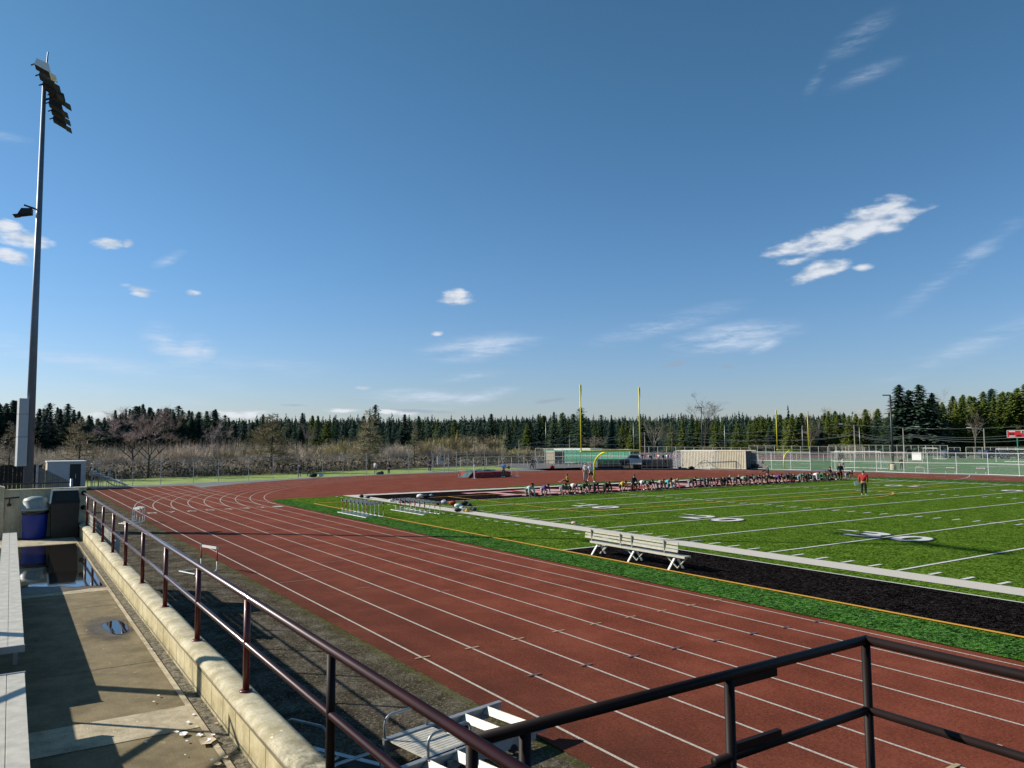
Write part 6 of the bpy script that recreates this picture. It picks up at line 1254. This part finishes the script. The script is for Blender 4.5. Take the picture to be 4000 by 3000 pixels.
def field(blobs):
    acc = None
    for px, py, wx, wy, rot, amp in blobs:
        a, e = azel(px, py); m = nt.nodes.new('ShaderNodeMapping'); m.vector_type = 'TEXTURE'; m.inputs['Location'].default_value = (a, e, 0); m.inputs['Rotation'].default_value = (0,0,R(rot)); m.inputs['Scale'].default_value = (wx/CF, wy/CF, 1); g.l(co, m.inputs[0])
        ln_ = nt.nodes.new('ShaderNodeVectorMath'); ln_.operation = 'LENGTH'; g.l(m.outputs[0], ln_.inputs[0]); v = g.math('MULTIPLY', g.math('SUBTRACT', 1., ln_.outputs['Value'], clamp=True), amp)
        acc = v if acc is None else g.math('MAXIMUM', acc, v)
    return acc
# azimuth grows to the left in the photo, so a cloud rising to the right has a negative turn
cum = field([(3330,900,330,75,-14,1.5),(3420,840,180,70,-12,1.4),(3120,960,250,38,-8,1.3),(3450,870,160,60,-5,1.3),(3200,1060,160,50,-14,1.5),(3100,1020,90,24,-5,1.1),(3370,1045,60,22,0,.9),(1780,1165,110,45,0,1.5),(1790,1150,70,40,0,1.5),(1705,1303,40,15,0,1.3),(25,885,70,40,0,1.5),(95,930,120,45,4,1.4),(40,1002,110,34,6,1.5),(430,950,100,30,-6,1.35),(500,952,40,24,0,1.4),(548,1130,85,20,8,1.3),(560,1148,55,18,0,1.4),(750,1143,45,17,0,1.25),(1420,1514,60,14,0,1.3),(1340,1604,150,15,0,1.0),(1530,1610,180,18,4,1.2),(940,1618,180,24,0,1.2),(600,1600,50,18,0,1.0),(385,1622,60,22,0,1.1)])
cir = field([(1860,1360,330,70,-6,1.0),(1960,1350,120,40,-10,1.1),(2860,1320,340,75,-6,1.1),(3000,1345,110,30,-25,1.0),(650,1340,130,80,30,1.0),(740,1370,130,80,-10,1.0),(800,1375,60,60,0,.9),(3365,135,180,60,-22,.60),(3380,290,190,48,-12,.46),(3185,315,100,36,-50,.52),(1650,1550,300,45,0,.95),(1850,1555,260,40,-12,.9),(300,1400,1100,60,9,.55),(300,1520,900,55,5,.42),(2600,1270,400,60,-12,.7),(3750,1040,450,50,-35,.5),(3850,1330,500,60,-20,.55),(660,1012,90,30,-30,.75),(1850,1470,200,30,-8,.7),(1000,1430,700,80,4,.35),(30,540,120,30,0,.5)])
dk = field([(2620,1425,90,20,-10,1.2),(2850,1433,50,16,0,1.1),(2150,1565,130,18,-8,1.2),(2830,1573,60,12,0,1.0),(1620,1605,300,14,3,1.2),(1150,1583,110,12,0,1.0)])
def sm(x, lo, hi):
    r_ = nt.nodes.new('ShaderNodeMapRange'); r_.interpolation_type = 'SMOOTHSTEP'; r_.inputs[1].default_value = lo; r_.inputs[2].default_value = hi; g.l(x, r_.inputs[0]); return r_.outputs[0]
mc = sm(g.math('ADD', cum, g.math('MULTIPLY_ADD', n1, 1.7, -1.02)), .18, .95)
mr = sm(g.math('MULTIPLY', cir, g.math('MULTIPLY_ADD', n2, 3.4, -1.05, clamp=False)), .04, .95)
md = sm(g.math('ADD', dk, g.math('MULTIPLY_ADD', n1, 1.8, -1.1)), .2, .8)
hs = nt.nodes.new('ShaderNodeHueSaturation'); hs.inputs['Saturation'].default_value = 1.05; g.l(sky.outputs[0], hs.inputs['Color'])
tint = g.ramp(g.math('MULTIPLY', el, 1.6), [(0., (.90,.98,1.42)), (.12, (.80,.98,1.40)), (.35, (.68,1.0,1.32)), (.7, (.60,.98,1.16)), (1., (.56,.93,1.02))])
skyc = g.mix(1., hs.outputs[0], tint, 'MULTIPLY')
SKYK = .066
c = g.mix(g.math('MULTIPLY', mr, .75), skyc, (7.2, 8.2, 9.8)); c = g.mix(g.math('MULTIPLY', md, .55), c, (3.6, 4.3, 5.4))
sh = sm(n1, .35, .62); c = g.mix(g.math('MULTIPLY', mc, .88), c, g.mix(sh, (5.6, 6.5, 7.8), (9.2, 9.5, 10.0)))
g.l(c, bgn.inputs['Color']); bgn.inputs['Strength'].default_value = SKYK
w.cycles.sampling_method = 'MANUAL'; w.cycles.sample_map_resolution = 512
sl = bpy.data.lights.new('sun', 'SUN'); sl.energy = 5.0; sl.angle = R(.53); sl.color = (1.0, .93, .82); so = bpy.data.objects.new('sun', sl); COL.objects.link(so)
sdir = Vector((math.cos(SUN_EL)*math.cos(SUN_AZ), math.cos(SUN_EL)*math.sin(SUN_AZ), math.sin(SUN_EL))); so.rotation_euler = (-sdir).to_track_quat('-Z', 'Y').to_euler(); so.location = (0, 0, 60)
S.view_settings.view_transform = 'Standard'; S.view_settings.look = 'None'; S.view_settings.exposure = 0.45; S.view_settings.gamma = 1.0
S.cycles.transparent_max_bounces = 40; S.cycles.max_bounces = 5; S.cycles.diffuse_bounces = 3; S.cycles.glossy_bounces = 3
